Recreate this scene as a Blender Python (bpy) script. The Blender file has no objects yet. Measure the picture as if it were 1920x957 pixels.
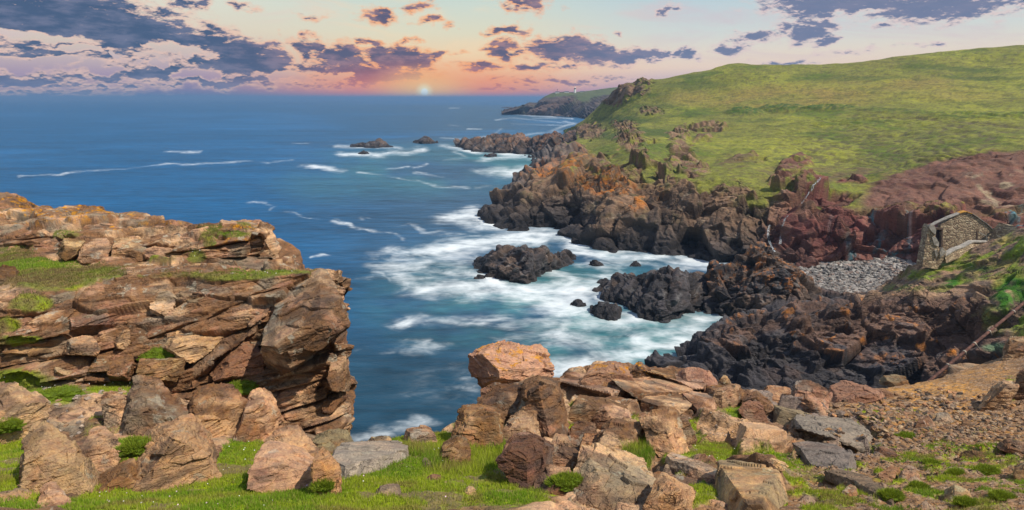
import bpy, math, random
import numpy as np
from mathutils import Vector
R = math.radians
sc = bpy.context.scene
rng = np.random.default_rng(7)
random.seed(7)

# ------------------------------------------------------------------ camera
F = 1251.0; PITCH = math.atan(294.0 / F); CAMZ = 30.0
cam_d = bpy.data.cameras.new('camera'); cam = bpy.data.objects.new('camera', cam_d)
sc.collection.objects.link(cam); sc.camera = cam
cam.location = (0, 0, CAMZ); cam.rotation_euler = (math.pi / 2 - PITCH, 0, 0)
cam_d.sensor_width = 36; cam_d.lens = F / 1920 * 36
cam_d.clip_start = 0.1; cam_d.clip_end = 200000
sc.view_settings.view_transform = 'Standard'; sc.view_settings.look = 'None'
sc.view_settings.exposure = 0.0; sc.view_settings.gamma = 1
sc.cycles.max_bounces = 5; sc.cycles.diffuse_bounces = 3; sc.cycles.glossy_bounces = 2
sc.cycles.volume_bounces = 0
sc.cycles.use_denoising = True

def lin(c):
    return tuple(((v / 255) / 12.92 if v / 255 <= .04045 else ((v / 255 + .055) / 1.055) ** 2.4) for v in c)

# ------------------------------------------------------------------ sun
SUN_AZ, SUN_EL = R(117), R(53)       # azimuth from +Y towards +X (behind the camera, to the right)
sd = Vector((math.sin(SUN_AZ) * math.cos(SUN_EL), math.cos(SUN_AZ) * math.cos(SUN_EL), math.sin(SUN_EL)))
sl = bpy.data.lights.new('sun', 'SUN'); sl.energy = 5.0; sl.angle = R(0.8); sl.color = (1.0, 0.9, 0.76)
so = bpy.data.objects.new('sun', sl); sc.collection.objects.link(so)
so.rotation_euler = sd.to_track_quat('Z', 'Y').to_euler(); so.location = (20, -20, 60)

# ------------------------------------------------------------------ node helper
class NT:
    def __init__(s, tree): s.t = tree; s.n = tree.nodes; s.l = tree.links
    def new(s, t, **k):
        n = s.n.new(t)
        for a, b in k.items(): setattr(n, a, b)
        return n
    def put(s, sock, v):
        if isinstance(v, bpy.types.NodeSocket): s.l.new(v, sock)
        elif v is not None:
            if hasattr(sock.default_value, '__len__') and not hasattr(v, '__len__'): v = [v] * len(sock.default_value)
            if hasattr(sock.default_value, '__len__') and len(sock.default_value) == 4 and len(v) == 3: v = (*v, 1)
            sock.default_value = v
    def m(s, op, a, b=None, c=None, clamp=False):
        n = s.new('ShaderNodeMath', operation=op, use_clamp=clamp)
        for i, v in enumerate((a, b, c)): s.put(n.inputs[i], v)
        return n.outputs[0]
    def v(s, op, a, b=None, c=None):
        n = s.new('ShaderNodeVectorMath', operation=op)
        for i, v in enumerate((a, b, c)):
            if v is not None: s.put(n.inputs[i], v)
        return n.outputs['Value'] if op in ('LENGTH', 'DOT_PRODUCT', 'DISTANCE') else n.outputs[0]
    def mix(s, f, a, b, blend='MIX'):
        n = s.new('ShaderNodeMix', data_type='RGBA', blend_type=blend)
        s.put(n.inputs[0], f); s.put(n.inputs[6], a); s.put(n.inputs[7], b)
        return n.outputs[2]
    def mr(s, x, a, b, c=0.0, d=1.0, smooth=True):
        n = s.new('ShaderNodeMapRange', interpolation_type='SMOOTHSTEP' if smooth else 'LINEAR')
        for i, v in enumerate((x, a, b, c, d)): s.put(n.inputs[i], v)
        return n.outputs[0]
    def noise(s, vec, scale, detail=4, rough=.55, dist=0.0):
        n = s.new('ShaderNodeTexNoise'); s.put(n.inputs['Vector'], vec)
        n.inputs['Scale'].default_value = scale; n.inputs['Detail'].default_value = detail
        n.inputs['Roughness'].default_value = rough; n.inputs['Distortion'].default_value = dist
        return n.outputs[0]
    def ramp(s, x, stops):
        n = s.new('ShaderNodeValToRGB'); s.put(n.inputs[0], x)
        e = n.color_ramp.elements
        while len(e) > 1: e.remove(e[0])
        e[0].position = stops[0][0]; e[0].color = (*stops[0][1], 1)
        for p, c in stops[1:]:
            k = e.new(p); k.color = (*c, 1)
        return n.outputs[0]

def azel(px, py):
    xc, yc = (px - 960) / F, (478.5 - py) / F
    cp, sp = math.cos(PITCH), math.sin(PITCH)
    d = Vector((xc, cp + yc * sp, -sp + yc * cp)).normalized()
    return math.degrees(math.atan2(d.x, d.y)), math.degrees(math.asin(d.z))

# ------------------------------------------------------------------ world: evening sky with clouds
w = bpy.data.worlds.new('World'); sc.world = w; w.use_nodes = True
w.node_tree.nodes.clear(); N = NT(w.node_tree)
tc = N.new('ShaderNodeTexCoord')
dirv = N.v('NORMALIZE', tc.outputs['Generated'])
sx = N.new('ShaderNodeSeparateXYZ'); N.put(sx.inputs[0], dirv)
az = N.m('MULTIPLY', N.m('ARCTAN2', sx.outputs[0], sx.outputs[1]), 180 / math.pi)
el = N.m('MULTIPLY', N.m('ARCSINE', sx.outputs[2]), 180 / math.pi)
cb = N.new('ShaderNodeCombineXYZ'); N.put(cb.inputs[0], az); N.put(cb.inputs[1], el)
ae = cb.outputs[0]
SA, SE = azel(796, 173)
# base gradient, by elevation, two versions: away from the glow and round it
def stops(lst): return [(e / 60.0, lin(c)) for e, c in lst]
e01 = N.m('DIVIDE', el, 60, clamp=True)
left = N.ramp(e01, stops([(0, (88, 114, 158)), (.6, (138, 130, 166)), (1.6, (172, 152, 176)), (3.2, (208, 190, 184)), (5, (226, 214, 194)), (7, (222, 224, 208)), (10, (200, 214, 208)), (20, (170, 200, 212)), (60, (62, 96, 150))]))
glow = N.ramp(e01, stops([(0, (205, 132, 140)), (.4, (240, 152, 132)), (1.2, (254, 182, 134)), (2.2, (252, 202, 152)), (3.6, (244, 216, 176)), (5.2, (226, 222, 196)), (7.5, (206, 220, 210)), (12, (180, 208, 214)), (20, (170, 200, 212)), (60, (62, 96, 150))]))
right = N.ramp(e01, stops([(0, (150, 150, 185)), (.8, (190, 170, 195)), (2.4, (238, 214, 196)), (3.6, (230, 219, 204)), (5, (212, 218, 214)), (8, (186, 208, 218)), (12, (160, 198, 212)), (20, (150, 190, 212)), (60, (62, 96, 150))]))
gl = N.mr(N.m('ABSOLUTE', N.m('SUBTRACT', az, SA + 1.5)), 2.0, 21.0, 1, 0)
isr = N.mr(az, SA - 2, SA + 12)
base = N.mix(gl, N.mix(isr, left, right), glow)
# cirrus wisps
wv = N.v('MULTIPLY', ae, (0.05, 0.22, 1))
wisp = N.mr(N.noise(N.v('ADD', wv, N.v('MULTIPLY', N.v('SUBTRACT', N.new('ShaderNodeTexNoise').outputs[1], (0, 0, 0)), (0, 0, 0))), 2.2, 5, .6, .8), .48, .72)
base = N.mix(N.m('MULTIPLY', wisp, N.mr(el, .5, 4, 0, .45)), base, N.mix(gl, lin((214, 190, 200)), lin((255, 222, 180))))
# cumulus: hand-placed soft ellipses broken up by noise   (px, py, rx, ry, strength)
CL = [(60, 42, 175, 36, 1.6), (210, 58, 150, 26, 1.5), (330, 80, 100, 22, 1.4), (430, 104, 85, 24, 1.5), (495, 122, 45, 22, 1.4), (120, 95, 140, 18, .75), (40, 150, 130, 14, .75), (280, 135, 120, 16, .95), (420, 152, 120, 12, .9),
      (200, 158, 160, 10, .55), (60, 172, 150, 9, .6), (300, 22, 60, 14, .6), (130, 12, 120, 25, 1.0),
      (640, 112, 62, 24, 1.0), (590, 88, 36, 12, .85), (565, 66, 26, 9, .7), (735, 108, 55, 24, 1.15), (790, 112, 40, 20, .9), (690, 138, 95, 17, 1.15), (590, 132, 55, 8, .8), (760, 142, 60, 10, .85), (640, 158, 120, 8, .6),
      (710, 26, 38, 14, .95), (352, 6, 36, 8, .75), (585, 30, 28, 6, .45), (470, 13, 26, 6, .5), (812, 42, 32, 7, .7), (790, 10, 26, 10, .55), (690, 80, 34, 7, .8), (765, 76, 22, 7, .6), (830, 100, 42, 8, .7),
      (955, 56, 34, 12, .9), (990, 8, 42, 16, .8), (940, 96, 36, 18, .95), (905, 128, 46, 8, .85), (1050, 92, 75, 22, 1.1), (1135, 104, 85, 18, 1.1), (1210, 100, 50, 13, .95), (1275, 100, 28, 10, .85), (990, 128, 60, 8, .75), (1100, 125, 90, 7, .5),
      (1240, 22, 22, 9, .7), (1375, 92, 34, 10, .85), (1410, 68, 40, 12, .85), (1500, 58, 52, 20, 1.0), (1545, 74, 24, 10, .9), (1520, 40, 40, 12, .8), (1590, 4, 130, 20, 1.15), (1760, 14, 120, 22, .95), (1760, 40, 40, 8, .6), (1670, 56, 22, 6, .6), (1745, 82, 24, 5, .55), (1480, 118, 50, 6, .55), (1330, 100, 0, 0, 0), (1060, 152, 170, 8, .55), (950, 165, 120, 6, .5), (1150, 60, 12, 5, .4), (1600, 95, 70, 5, .35), (1900, 8, 70, 10, .6)]
nz1 = N.noise(N.v('MULTIPLY', ae, (.55, 1.0, 1)), .55, 6, .62)
nz2 = N.noise(N.v('MULTIPLY', ae, (.7, 1.5, 1)), 1.5, 5, .52)
warp = N.new('ShaderNodeTexNoise'); N.put(warp.inputs['Vector'], ae); warp.inputs['Scale'].default_value = .5; warp.inputs['Detail'].default_value = 4
wae = N.v('ADD', ae, N.v('MULTIPLY', N.v('SUBTRACT', warp.outputs[1], (.5, .5, .5)), (5.0, 1.9, 0)))
dens = None
for px, py, rx, ry, s_ in CL:
    if rx == 0: continue
    a, e = azel(px, py); k = 57.3 / F * 1.0
    rxd, ryd = rx * k * 1.3, ry * k * 1.45
    q = N.v('MULTIPLY_ADD', wae, (1 / rxd, 1 / ryd, 0), (-a / rxd, -e / ryd, 0))
    g = N.m('MULTIPLY_ADD', N.v('LENGTH', q), -s_, s_)
    dens = g if dens is None else N.m('MAXIMUM', dens, g)
for px, py, rx, ry in [(60, 71, 85, 7), (150, 93, 34, 7), (330, 97, 55, 10), (232, 104, 14, 6), (285, 122, 18, 5), (375, 140, 40, 7), (525, 143, 40, 6), (625, 146, 36, 5), (90, 116, 70, 7), (20, 122, 60, 9), (190, 128, 60, 6), (545, 60, 24, 16)]:
    a, e = azel(px, py); rxd, ryd = rx * .0458 * .95, ry * .0458 * 1.15
    q = N.v('MULTIPLY_ADD', wae, (1 / rxd, 1 / ryd, 0), (-a / rxd, -e / ryd, 0))
    dens = N.m('MINIMUM', dens, N.m('MULTIPLY_ADD', N.v('LENGTH', q), .9, -.5))
# away from the picture: plain broken cloud
far_c = N.m('SUBTRACT', N.m('MULTIPLY_ADD', nz1, 2.4, -1.3), N.mr(el, 10, 18, 2, 0))
dens = N.m('MAXIMUM', dens, N.m('MAXIMUM', far_c, N.m('SUBTRACT', N.m('MULTIPLY_ADD', nz1, 2.0, -.95), N.mr(N.m('ABSOLUTE', az), 41, 50, 2, 0))))
dens = N.m('ADD', N.m('MAXIMUM', dens, -.6), N.m('MULTIPLY_ADD', nz2, 1.05, -.56))
alpha = N.mr(dens, -.04, .5)
thick = N.mr(dens, .10, .80)
relief = N.m('SUBTRACT', N.noise(N.v('ADD', N.v('MULTIPLY', ae, (.8, 1.5, 1)), (0.0, .14, 0)), 1.5, 5, .55), N.noise(N.v('MULTIPLY', ae, (.8, 1.5, 1)), 1.5, 5, .55))
rim = N.mix(gl, N.mix(isr, lin((236, 200, 184)), lin((226, 204, 202))), lin((255, 172, 112)))
body = N.mix(gl, N.mix(isr, lin((74, 96, 128)), lin((116, 128, 158))), lin((98, 96, 122)))
body = N.mix(N.m('MULTIPLY', N.mr(el, 0.1, 2.3, 1, 0), .8), body, N.mix(gl, lin((124, 130, 166)), lin((222, 132, 122))))
lit = N.mr(N.m('SUBTRACT', N.m('ADD', thick, N.m('MULTIPLY', relief, -2.6)), 0), 0.05, .7, 1, 0)
bvar = N.noise(N.v('MULTIPLY', ae, (.35, 1.2, 1)), 1.3, 5, .6)
body = N.mix(N.mr(bvar, .40, .66, 0, .55), body, N.mix(gl, lin((132, 136, 162)), lin((196, 150, 150))))
ccol = N.mix(lit, body, rim)
sky = N.mix(alpha, base, ccol)
# the low sun
q = N.v('MULTIPLY_ADD', ae, (1, 1, 0), (-SA, -SE, 0)); sdst = N.v('LENGTH', q)
q2 = N.v('LENGTH', N.v('MULTIPLY', q, (.45, 1, 0)))
sky = N.mix(N.mr(N.v('LENGTH', N.v('MULTIPLY', q, (.22, 1, 0))), .2, 3.2, .6, 0), sky, lin((246, 126, 96)))
sky = N.mix(N.mr(q2, .1, 2.6, .85, 0), sky, lin((255, 206, 130)))
sky = N.mix(N.mr(sdst, .16, .9, .9, 0), sky, (1.0, .95, .62))
sky = N.mix(N.mr(sdst, .2, .36, 1, 0), sky, (.95, 1.05, 1.0))
# below the horizon
sky = N.mix(N.mr(el, -1.0, -.05, 1, 0), sky, lin((90, 120, 150)))
bg = N.new('ShaderNodeBackground'); N.put(bg.inputs[0], sky); bg.inputs[1].default_value = 1.0
# a physical daylight sky adds its blue fill behind the evening clouds
ns = N.new('ShaderNodeTexSky', sky_type='NISHITA'); ns.sun_disc = False
ns.sun_elevation = SUN_EL; ns.sun_rotation = SUN_AZ
bg2 = N.new('ShaderNodeBackground'); N.put(bg2.inputs[0], ns.outputs[0]); 
N.put(bg2.inputs[1], N.m('MULTIPLY', N.mr(el, 14, 40), .05))
ad = N.new('ShaderNodeAddShader'); N.l.new(bg.outputs[0], ad.inputs[0]); N.l.new(bg2.outputs[0], ad.inputs[1])
wo = N.new('ShaderNodeOutputWorld'); N.l.new(ad.outputs[0], wo.inputs[0])
w.cycles.sampling_method = 'MANUAL'; w.cycles.sample_map_resolution = 512

# ------------------------------------------------------------------ numpy noise
f4 = np.float32
def _h(ix, iy, iz, s):
    h = (ix.astype(np.uint32) * np.uint32(73856093)) ^ (iy.astype(np.uint32) * np.uint32(19349663)) ^ (iz.astype(np.uint32) * np.uint32(83492791)) ^ np.uint32((s * 2654435761) & 0xffffffff)
    h ^= h >> np.uint32(13); h *= np.uint32(1274126177); h ^= h >> np.uint32(16); h *= np.uint32(2246822519); h ^= h >> np.uint32(15)
    return h
def _r(h): return (h & np.uint32(0xffff)).astype(f4) / f4(65535)
def vnoise(P, s=0):
    P = P.astype(f4); i = np.floor(P); fr = P - i; i = i.astype(np.int32)
    u = fr * fr * fr * (fr * (fr * 6 - 15) + 10)
    out = 0
    for dx in (0, 1):
        wx = u[:, 0] if dx else 1 - u[:, 0]
        for dy in (0, 1):
            wy = u[:, 1] if dy else 1 - u[:, 1]
            for dz in (0, 1):
                wz = u[:, 2] if dz else 1 - u[:, 2]
                out = out + wx * wy * wz * _r(_h(i[:, 0] + dx, i[:, 1] + dy, i[:, 2] + dz, s))
    return out * 2 - 1
ROT = np.array([[.36, .48, -.8], [-.8, .6, 0], [.48, .64, .6]], f4)
def fbm(P, octv=4, s=0, g=.5):
    a, t, o = 1.0, 0.0, 0
    Q = P.astype(f4)
    for k in range(octv):
        o = o + a * vnoise(Q, s + k); t += a; a *= g; Q = (Q @ ROT.T) * f4(2.03) + f4(17.3)
    return o / t
def voro(P, s=0, jit=.9):
    """nearest jittered cell: F2-F1, offset to the centre, random per cell"""
    P = P.astype(f4); i = np.floor(P).astype(np.int32); n = len(P)
    d1 = np.full(n, 9, f4); d2 = np.full(n, 9, f4); hb = np.zeros(n, np.uint32); off = np.zeros((n, 3), f4)
    for dx in (-1, 0, 1):
        for dy in (-1, 0, 1):
            for dz in (-1, 0, 1):
                c = i + np.array([dx, dy, dz], np.int32)
                h = _h(c[:, 0], c[:, 1], c[:, 2], s)
                q = np.empty((n, 3), f4)
                q[:, 0] = c[:, 0] + .5 + jit * (_r(h) - .5); q[:, 1] = c[:, 1] + .5 + jit * (_r(h >> np.uint32(8)) - .5)
                q[:, 2] = c[:, 2] + .5 + jit * (_r(h >> np.uint32(16)) - .5)
                q = P - q; d = np.sqrt((q * q).sum(1))
                m = d < d1
                d2 = np.where(m, d1, np.minimum(d2, d)); d1 = np.where(m, d, d1)
                hb = np.where(m, h, hb); off[m] = q[m]
    h1 = hb * np.uint32(747796405); h1 ^= h1 >> np.uint32(15)
    h2 = hb * np.uint32(2891336453); h2 ^= h2 >> np.uint32(14)
    return d2 - d1, off, np.stack([_r(h1), _r(h1 >> np.uint32(16)), _r(h2), _r(h2 >> np.uint32(16))], 1)
def frame(dip, strike):
    """rows = axes; last axis = bedding normal"""
    a, b = R(dip), R(strike)
    n = np.array([math.sin(a) * math.cos(b), math.sin(a) * math.sin(b), math.cos(a)])
    u = np.cross(n, [0.3, 1, 0.1]); u /= np.linalg.norm(u); v = np.cross(n, u)
    return np.stack([u, v, n]).astype(f4)
def blocks(P, size, fr, s=0, crack=.10, tilt=.9, warp=.25, cdepth=.6):
    """angular joint blocks: value ~ -1..1 (relative), and per-block random"""
    Q = (P.astype(f4) @ fr.T) / np.array(size, f4)
    if warp: Q = Q + f4(warp) * np.stack([vnoise(Q * .7, s + 50), vnoise(Q * .7, s + 51), vnoise(Q * .7, s + 52)], 1)
    e, off, r = voro(Q, s)
    h = (r[:, 0] - .5) * 1.3 + f4(tilt) * (off * (r[:, 1:4] - .5) * 2).sum(1)
    c = np.clip(1 - e / (crack * .7), 0, 1)
    return h - cdepth * .7 * c * c, r, c
def sstep(x, a, b):
    t = np.clip((x - a) / (b - a), 0, 1); return t * t * (3 - 2 * t)
def mixc(a, b, t):
    return a + (np.asarray(b, f4) - a) * t[:, None]

# ------------------------------------------------------------------ picture point -> place
CP, SP = math.cos(PITCH), math.sin(PITCH)
def W(px, py, d):
    """d > 0: metres ahead; d <= 0: height above the sea is -d"""
    xc, yc = (px - 960) / F, (478.5 - py) / F
    dx, dy, dz = xc, CP + yc * SP, -SP + yc * CP
    t = d / dy if d > 0 else (-d - CAMZ) / dz
    return np.array([dx * t, dy * t, CAMZ + dz * t])
def proj(P):
    y = P[:, 1]; z = P[:, 2] - CAMZ
    fz = y * CP - z * SP; up = y * SP + z * CP
    fz = np.maximum(fz, .05)
    return 960 + F * P[:, 0] / fz, 478.5 - F * up / fz

# ------------------------------------------------------------------ mesh building
def link(o, parent=None):
    sc.collection.objects.link(o)
    if parent is not None: o.parent = parent
    return o
def tag(o, label=None, cat=None, group=None, kind=None):
    if label: o['label'] = label
    if cat: o['category'] = cat
    if group: o['group'] = group
    if kind: o['kind'] = kind
    return o
def mesh_obj(name, V, Fc, mat, col=None, smooth=False, parent=None, rk=None):
    me = bpy.data.meshes.new(name)
    V = np.ascontiguousarray(V, f4); Fc = np.ascontiguousarray(Fc, np.int32)
    k = Fc.shape[1]
    me.vertices.add(len(V)); me.vertices.foreach_set('co', V.ravel())
    me.loops.add(Fc.size); me.loops.foreach_set('vertex_index', Fc.ravel())
    me.polygons.add(len(Fc)); me.polygons.foreach_set('loop_start', np.arange(0, Fc.size, k, dtype=np.int32))
    me.update(calc_edges=True)
    me.polygons.foreach_set('use_smooth', np.full(len(Fc), bool(smooth)))
    if col is not None:
        a = me.attributes.new('Col', 'FLOAT_COLOR', 'POINT')
        c = np.ones((len(V), 4), f4); c[:, :3] = np.clip(col, 0.002, 1) if col.ndim == 2 else col[:, None]
        a.data.foreach_set('color', c.ravel())
    if rk is not None:
        a = me.attributes.new('Rock', 'FLOAT', 'POINT'); a.data.foreach_set('value', np.ascontiguousarray(np.broadcast_to(rk, len(V)), f4))
    me.materials.append(mat)
    o = bpy.data.objects.new(name, me)
    return link(o, parent)
def grid_faces(nv, nu):
    i = np.arange(nv * nu).reshape(nv, nu)
    return np.stack([i[:-1, :-1], i[:-1, 1:], i[1:, 1:], i[1:, :-1]], -1).reshape(-1, 4)
def interp_axis(A, n, axis, wts=None):
    """piecewise smooth (Catmull-Rom, tension-limited) resampling of control grid A along an axis, n samples per span list"""
    A = np.moveaxis(A, axis, 0); k = len(A)
    out = []
    for s in range(k - 1):
        p0, p1, p2, p3 = A[max(s - 1, 0)], A[s], A[s + 1], A[min(s + 2, k - 1)]
        m1, m2 = (p2 - p0) / 2, (p3 - p1) / 2
        L = np.linalg.norm(p2 - p1, axis=-1, keepdims=True) * 1.0
        for m in (m1, m2):
            ml = np.linalg.norm(m, axis=-1, keepdims=True); m *= np.minimum(1, L / np.maximum(ml, 1e-6)) * .8
        c = n[s]
        for j in range(c):
            t = j / c
            out.append((2*t**3-3*t**2+1) * p1 + (t**3-2*t**2+t) * m1 + (-2*t**3+3*t**2) * p2 + (t**3-t**2) * m2)
    out.append(A[-1])
    return np.moveaxis(np.array(out), 0, axis)
def loft(rows, nu, nv):
    """rows of equal numbers of control points (px,py,d) or world 'w' tuples; nu, nv = samples per span (int or list)"""
    A = np.array([[W(*p) if len(p) == 3 else np.array(p[:3], float) for p in r] for r in rows])
    ku, kv = A.shape[1] - 1, A.shape[0] - 1
    nu = [nu] * ku if isinstance(nu, int) else nu; nv = [nv] * kv if isinstance(nv, int) else nv
    G = interp_axis(interp_axis(A, nv, 0), nu, 1)
    return G
def gnormals(G, flip=False):
    du = np.gradient(G, axis=1); dv = np.gradient(G, axis=0)
    n = np.cross(du, dv); n /= np.maximum(np.linalg.norm(n, axis=-1, keepdims=True), 1e-9)
    for _ in range(6):      # soften so that displacement does not fold
        n[1:-1] = (n[:-2] + n[1:-1] * 2 + n[2:]) / 4; n[:, 1:-1] = (n[:, :-2] + n[:, 1:-1] * 2 + n[:, 2:]) / 4
    n /= np.maximum(np.linalg.norm(n, axis=-1, keepdims=True), 1e-9)
    return -n if flip else n
def aniso(d, G):
    """keep relief no finer than the sheet's own mesh in either direction"""
    sh = G.shape[:2]; D = d.reshape(sh).copy()
    lu = np.linalg.norm(np.gradient(G, axis=1), axis=-1); lv = np.linalg.norm(np.gradient(G, axis=0), axis=-1)
    for ra, ax in ((lv / np.maximum(lu, 1e-6), 1), (lu / np.maximum(lv, 1e-6), 0)):
        it = .7 * np.clip(ra, 0, 7) ** 2 * (ra > 1.15)
        for k in range(int(min(34, it.max() + 1))):
            wgt = np.clip(it - k, 0, 1)
            S = D.copy()
            if ax: S[:, 1:-1] = (D[:, :-2] + 2 * D[:, 1:-1] + D[:, 2:]) / 4
            else: S[1:-1] = (D[:-2] + 2 * D[1:-1] + D[2:]) / 4
            D += (S - D) * wgt
    return D.reshape(-1).astype(f4)
def relax(P2, G, it=2):
    """ease the mesh where displacement has stretched it, so walls have no teeth"""
    sh = G.shape[:2]; X = P2.reshape(sh[0], sh[1], 3).copy()
    lu = np.linalg.norm(np.gradient(G, axis=1), axis=-1); lv = np.linalg.norm(np.gradient(G, axis=0), axis=-1); b = np.maximum(lu, lv)
    for k in range(it):
        s1 = np.linalg.norm(X[:, 1:] - X[:, :-1], axis=-1); s1 = np.maximum(np.pad(s1, ((0, 0), (0, 1))), np.pad(s1, ((0, 0), (1, 0))))
        wg = np.clip((s1 / b - .9) / 1.2, 0, 1)[..., None]
        S = X.copy(); S[:, 1:-1] = (X[:, :-2] + 2 * X[:, 1:-1] + X[:, 2:]) / 4
        X += (S - X) * wg
        s1 = np.linalg.norm(X[1:] - X[:-1], axis=-1); s1 = np.maximum(np.pad(s1, ((0, 1), (0, 0))), np.pad(s1, ((1, 0), (0, 0))))
        wg = np.clip((s1 / b - 1.8) / 2.5, 0, .8)[..., None]
        S = X.copy(); S[1:-1] = (X[:-2] + 2 * X[1:-1] + X[2:]) / 4
        X += (S - X) * wg
    return X.reshape(-1, 3).astype(f4)
def blobs(px, py, L, soft=.5):
    """max of soft ellipses"""
    m = np.zeros(len(px), f4)
    for b in L:
        cx, cy, rx, ry = b[:4]; s_ = b[4] if len(b) > 4 else 1
        d = np.sqrt(((px - cx) / rx) ** 2 + ((py - cy) / ry) ** 2)
        m = np.maximum(m, s_ * np.clip((1.25 - d) / soft, 0, 1))
    return m

# ------------------------------------------------------------------ materials
def ground_mat(name, sc1, bump=.5, rough=.9, fine=1.0, spec=.25, dist=.02, joints=None, dipv=(0, 0, 0), gravel=0):
    """vertex colour of the ground or rock, broken up by fine procedural grain and relief"""
    m = bpy.data.materials.new(name); m.use_nodes = True
    T = NT(m.node_tree); b = T.n['Principled BSDF']
    at = T.new('ShaderNodeAttribute', attribute_name='Col')
    g = T.new('ShaderNodeNewGeometry')
    p = g.outputs['Position']
    n1 = T.noise(p, sc1, 6, .65); n2 = T.noise(p, sc1 * 5, 5, .7, .5)
    n3 = T.noise(T.v('MULTIPLY', p, (1, 1, 5)), sc1 * 1.2, 5, .7, .4)
    k = T.m('ADD', T.m('MULTIPLY', n1, 1.3 * fine), T.m('ADD', T.m('MULTIPLY', n2, 1.2 * fine), T.m('MULTIPLY_ADD', n3, 1.0 * fine, 1 - 1.75 * fine)), clamp=False)
    k = T.m('MAXIMUM', k, .25)
    c = T.mix(1, at.outputs['Color'], k, 'MULTIPLY')
    hs = T.new('ShaderNodeHueSaturation'); T.put(hs.inputs['Color'], c)
    T.put(hs.inputs['Hue'], T.m('MULTIPLY_ADD', n3, .05, .475)); T.put(hs.inputs['Saturation'], T.m('MULTIPLY_ADD', n1, .5, .8))
    T.put(b.inputs['Base Color'], hs.outputs[0])
    hgt = T.m('ADD', T.m('ADD', n1, T.m('MULTIPLY', n2, .6)), n3)
    if gravel:
        sa = T.new('ShaderNodeAttribute', attribute_name='Soil')
        cur = hs.outputs[0]
        for sc_, amt in ((gravel, .75), (gravel * .38, .55)):
            gv = T.new('ShaderNodeTexVoronoi', feature='F1'); T.put(gv.inputs['Vector'], p); gv.inputs['Scale'].default_value = sc_
            ss = T.new('ShaderNodeSeparateColor'); T.put(ss.inputs[0], gv.outputs['Color'])
            on = T.m('MULTIPLY', T.mr(gv.outputs['Distance'], .34, .5, 1, 0), T.m('MULTIPLY', sa.outputs['Fac'], T.mr(ss.outputs[1], .35, .6)))
            stone = T.ramp(ss.outputs[0], [(0, (.075, .055, .045)), (.35, (.22, .13, .075)), (.7, (.38, .25, .15)), (1, (.56, .43, .30))])
            cur = T.mix(T.m('MULTIPLY', on, amt), cur, stone)
            hgt = T.m('ADD', hgt, T.m('MULTIPLY', on, 1.6))
        T.put(b.inputs['Base Color'], cur)
    else: cur = hs.outputs[0]
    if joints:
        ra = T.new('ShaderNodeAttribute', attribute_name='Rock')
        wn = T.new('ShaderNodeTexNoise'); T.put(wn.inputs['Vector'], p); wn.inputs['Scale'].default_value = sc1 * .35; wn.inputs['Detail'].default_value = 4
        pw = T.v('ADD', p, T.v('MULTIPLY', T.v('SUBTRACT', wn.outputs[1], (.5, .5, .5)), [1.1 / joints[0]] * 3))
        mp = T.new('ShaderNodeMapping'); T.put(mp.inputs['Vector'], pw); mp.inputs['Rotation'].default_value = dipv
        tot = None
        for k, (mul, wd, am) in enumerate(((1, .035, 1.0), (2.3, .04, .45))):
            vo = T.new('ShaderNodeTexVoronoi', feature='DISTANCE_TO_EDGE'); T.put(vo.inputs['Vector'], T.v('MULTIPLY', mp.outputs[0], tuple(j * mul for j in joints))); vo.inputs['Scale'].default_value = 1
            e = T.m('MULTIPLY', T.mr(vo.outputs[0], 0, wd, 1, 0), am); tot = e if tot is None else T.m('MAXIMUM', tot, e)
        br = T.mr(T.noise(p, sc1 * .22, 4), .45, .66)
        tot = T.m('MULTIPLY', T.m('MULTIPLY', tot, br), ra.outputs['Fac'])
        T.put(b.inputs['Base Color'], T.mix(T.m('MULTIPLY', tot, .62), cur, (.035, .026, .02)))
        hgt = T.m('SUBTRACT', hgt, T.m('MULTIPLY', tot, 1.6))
    b.inputs['Roughness'].default_value = rough; b.inputs['Specular IOR Level'].default_value = spec
    bp = T.new('ShaderNodeBump'); bp.inputs['Strength'].default_value = bump; bp.inputs['Distance'].default_value = dist
    T.put(bp.inputs['Height'], hgt)
    T.put(b.inputs['Normal'], bp.outputs[0])
    return m
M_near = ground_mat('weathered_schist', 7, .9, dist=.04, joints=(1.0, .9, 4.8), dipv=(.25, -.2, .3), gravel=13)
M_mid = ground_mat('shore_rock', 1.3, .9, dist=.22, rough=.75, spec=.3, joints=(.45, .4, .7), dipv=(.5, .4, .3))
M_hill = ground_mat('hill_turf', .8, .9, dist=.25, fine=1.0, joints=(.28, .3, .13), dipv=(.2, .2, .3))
M_far = ground_mat('headland_rock', .06, .8, dist=3, fine=.9)
def plain_mat(name, col, rough=.8, metal=0, nscale=6, amt=.35, bump=.3, dist=.02):
    m = bpy.data.materials.new(name); m.use_nodes = True
    T = NT(m.node_tree); b = T.n['Principled BSDF']
    g = T.new('ShaderNodeNewGeometry'); n1 = T.noise(g.outputs['Position'], nscale, 6, .65)
    c = T.mix(T.mr(n1, .35, .7), tuple(v * (1 - amt) for v in col), tuple(min(1, v * (1 + amt)) for v in col))
    T.put(b.inputs['Base Color'], c); b.inputs['Roughness'].default_value = rough; b.inputs['Metallic'].default_value = metal
    bp = T.new('ShaderNodeBump'); bp.inputs['Strength'].default_value = bump; bp.inputs['Distance'].default_value = dist
    T.put(bp.inputs['Height'], n1); T.put(b.inputs['Normal'], bp.outputs[0])
    return m
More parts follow.
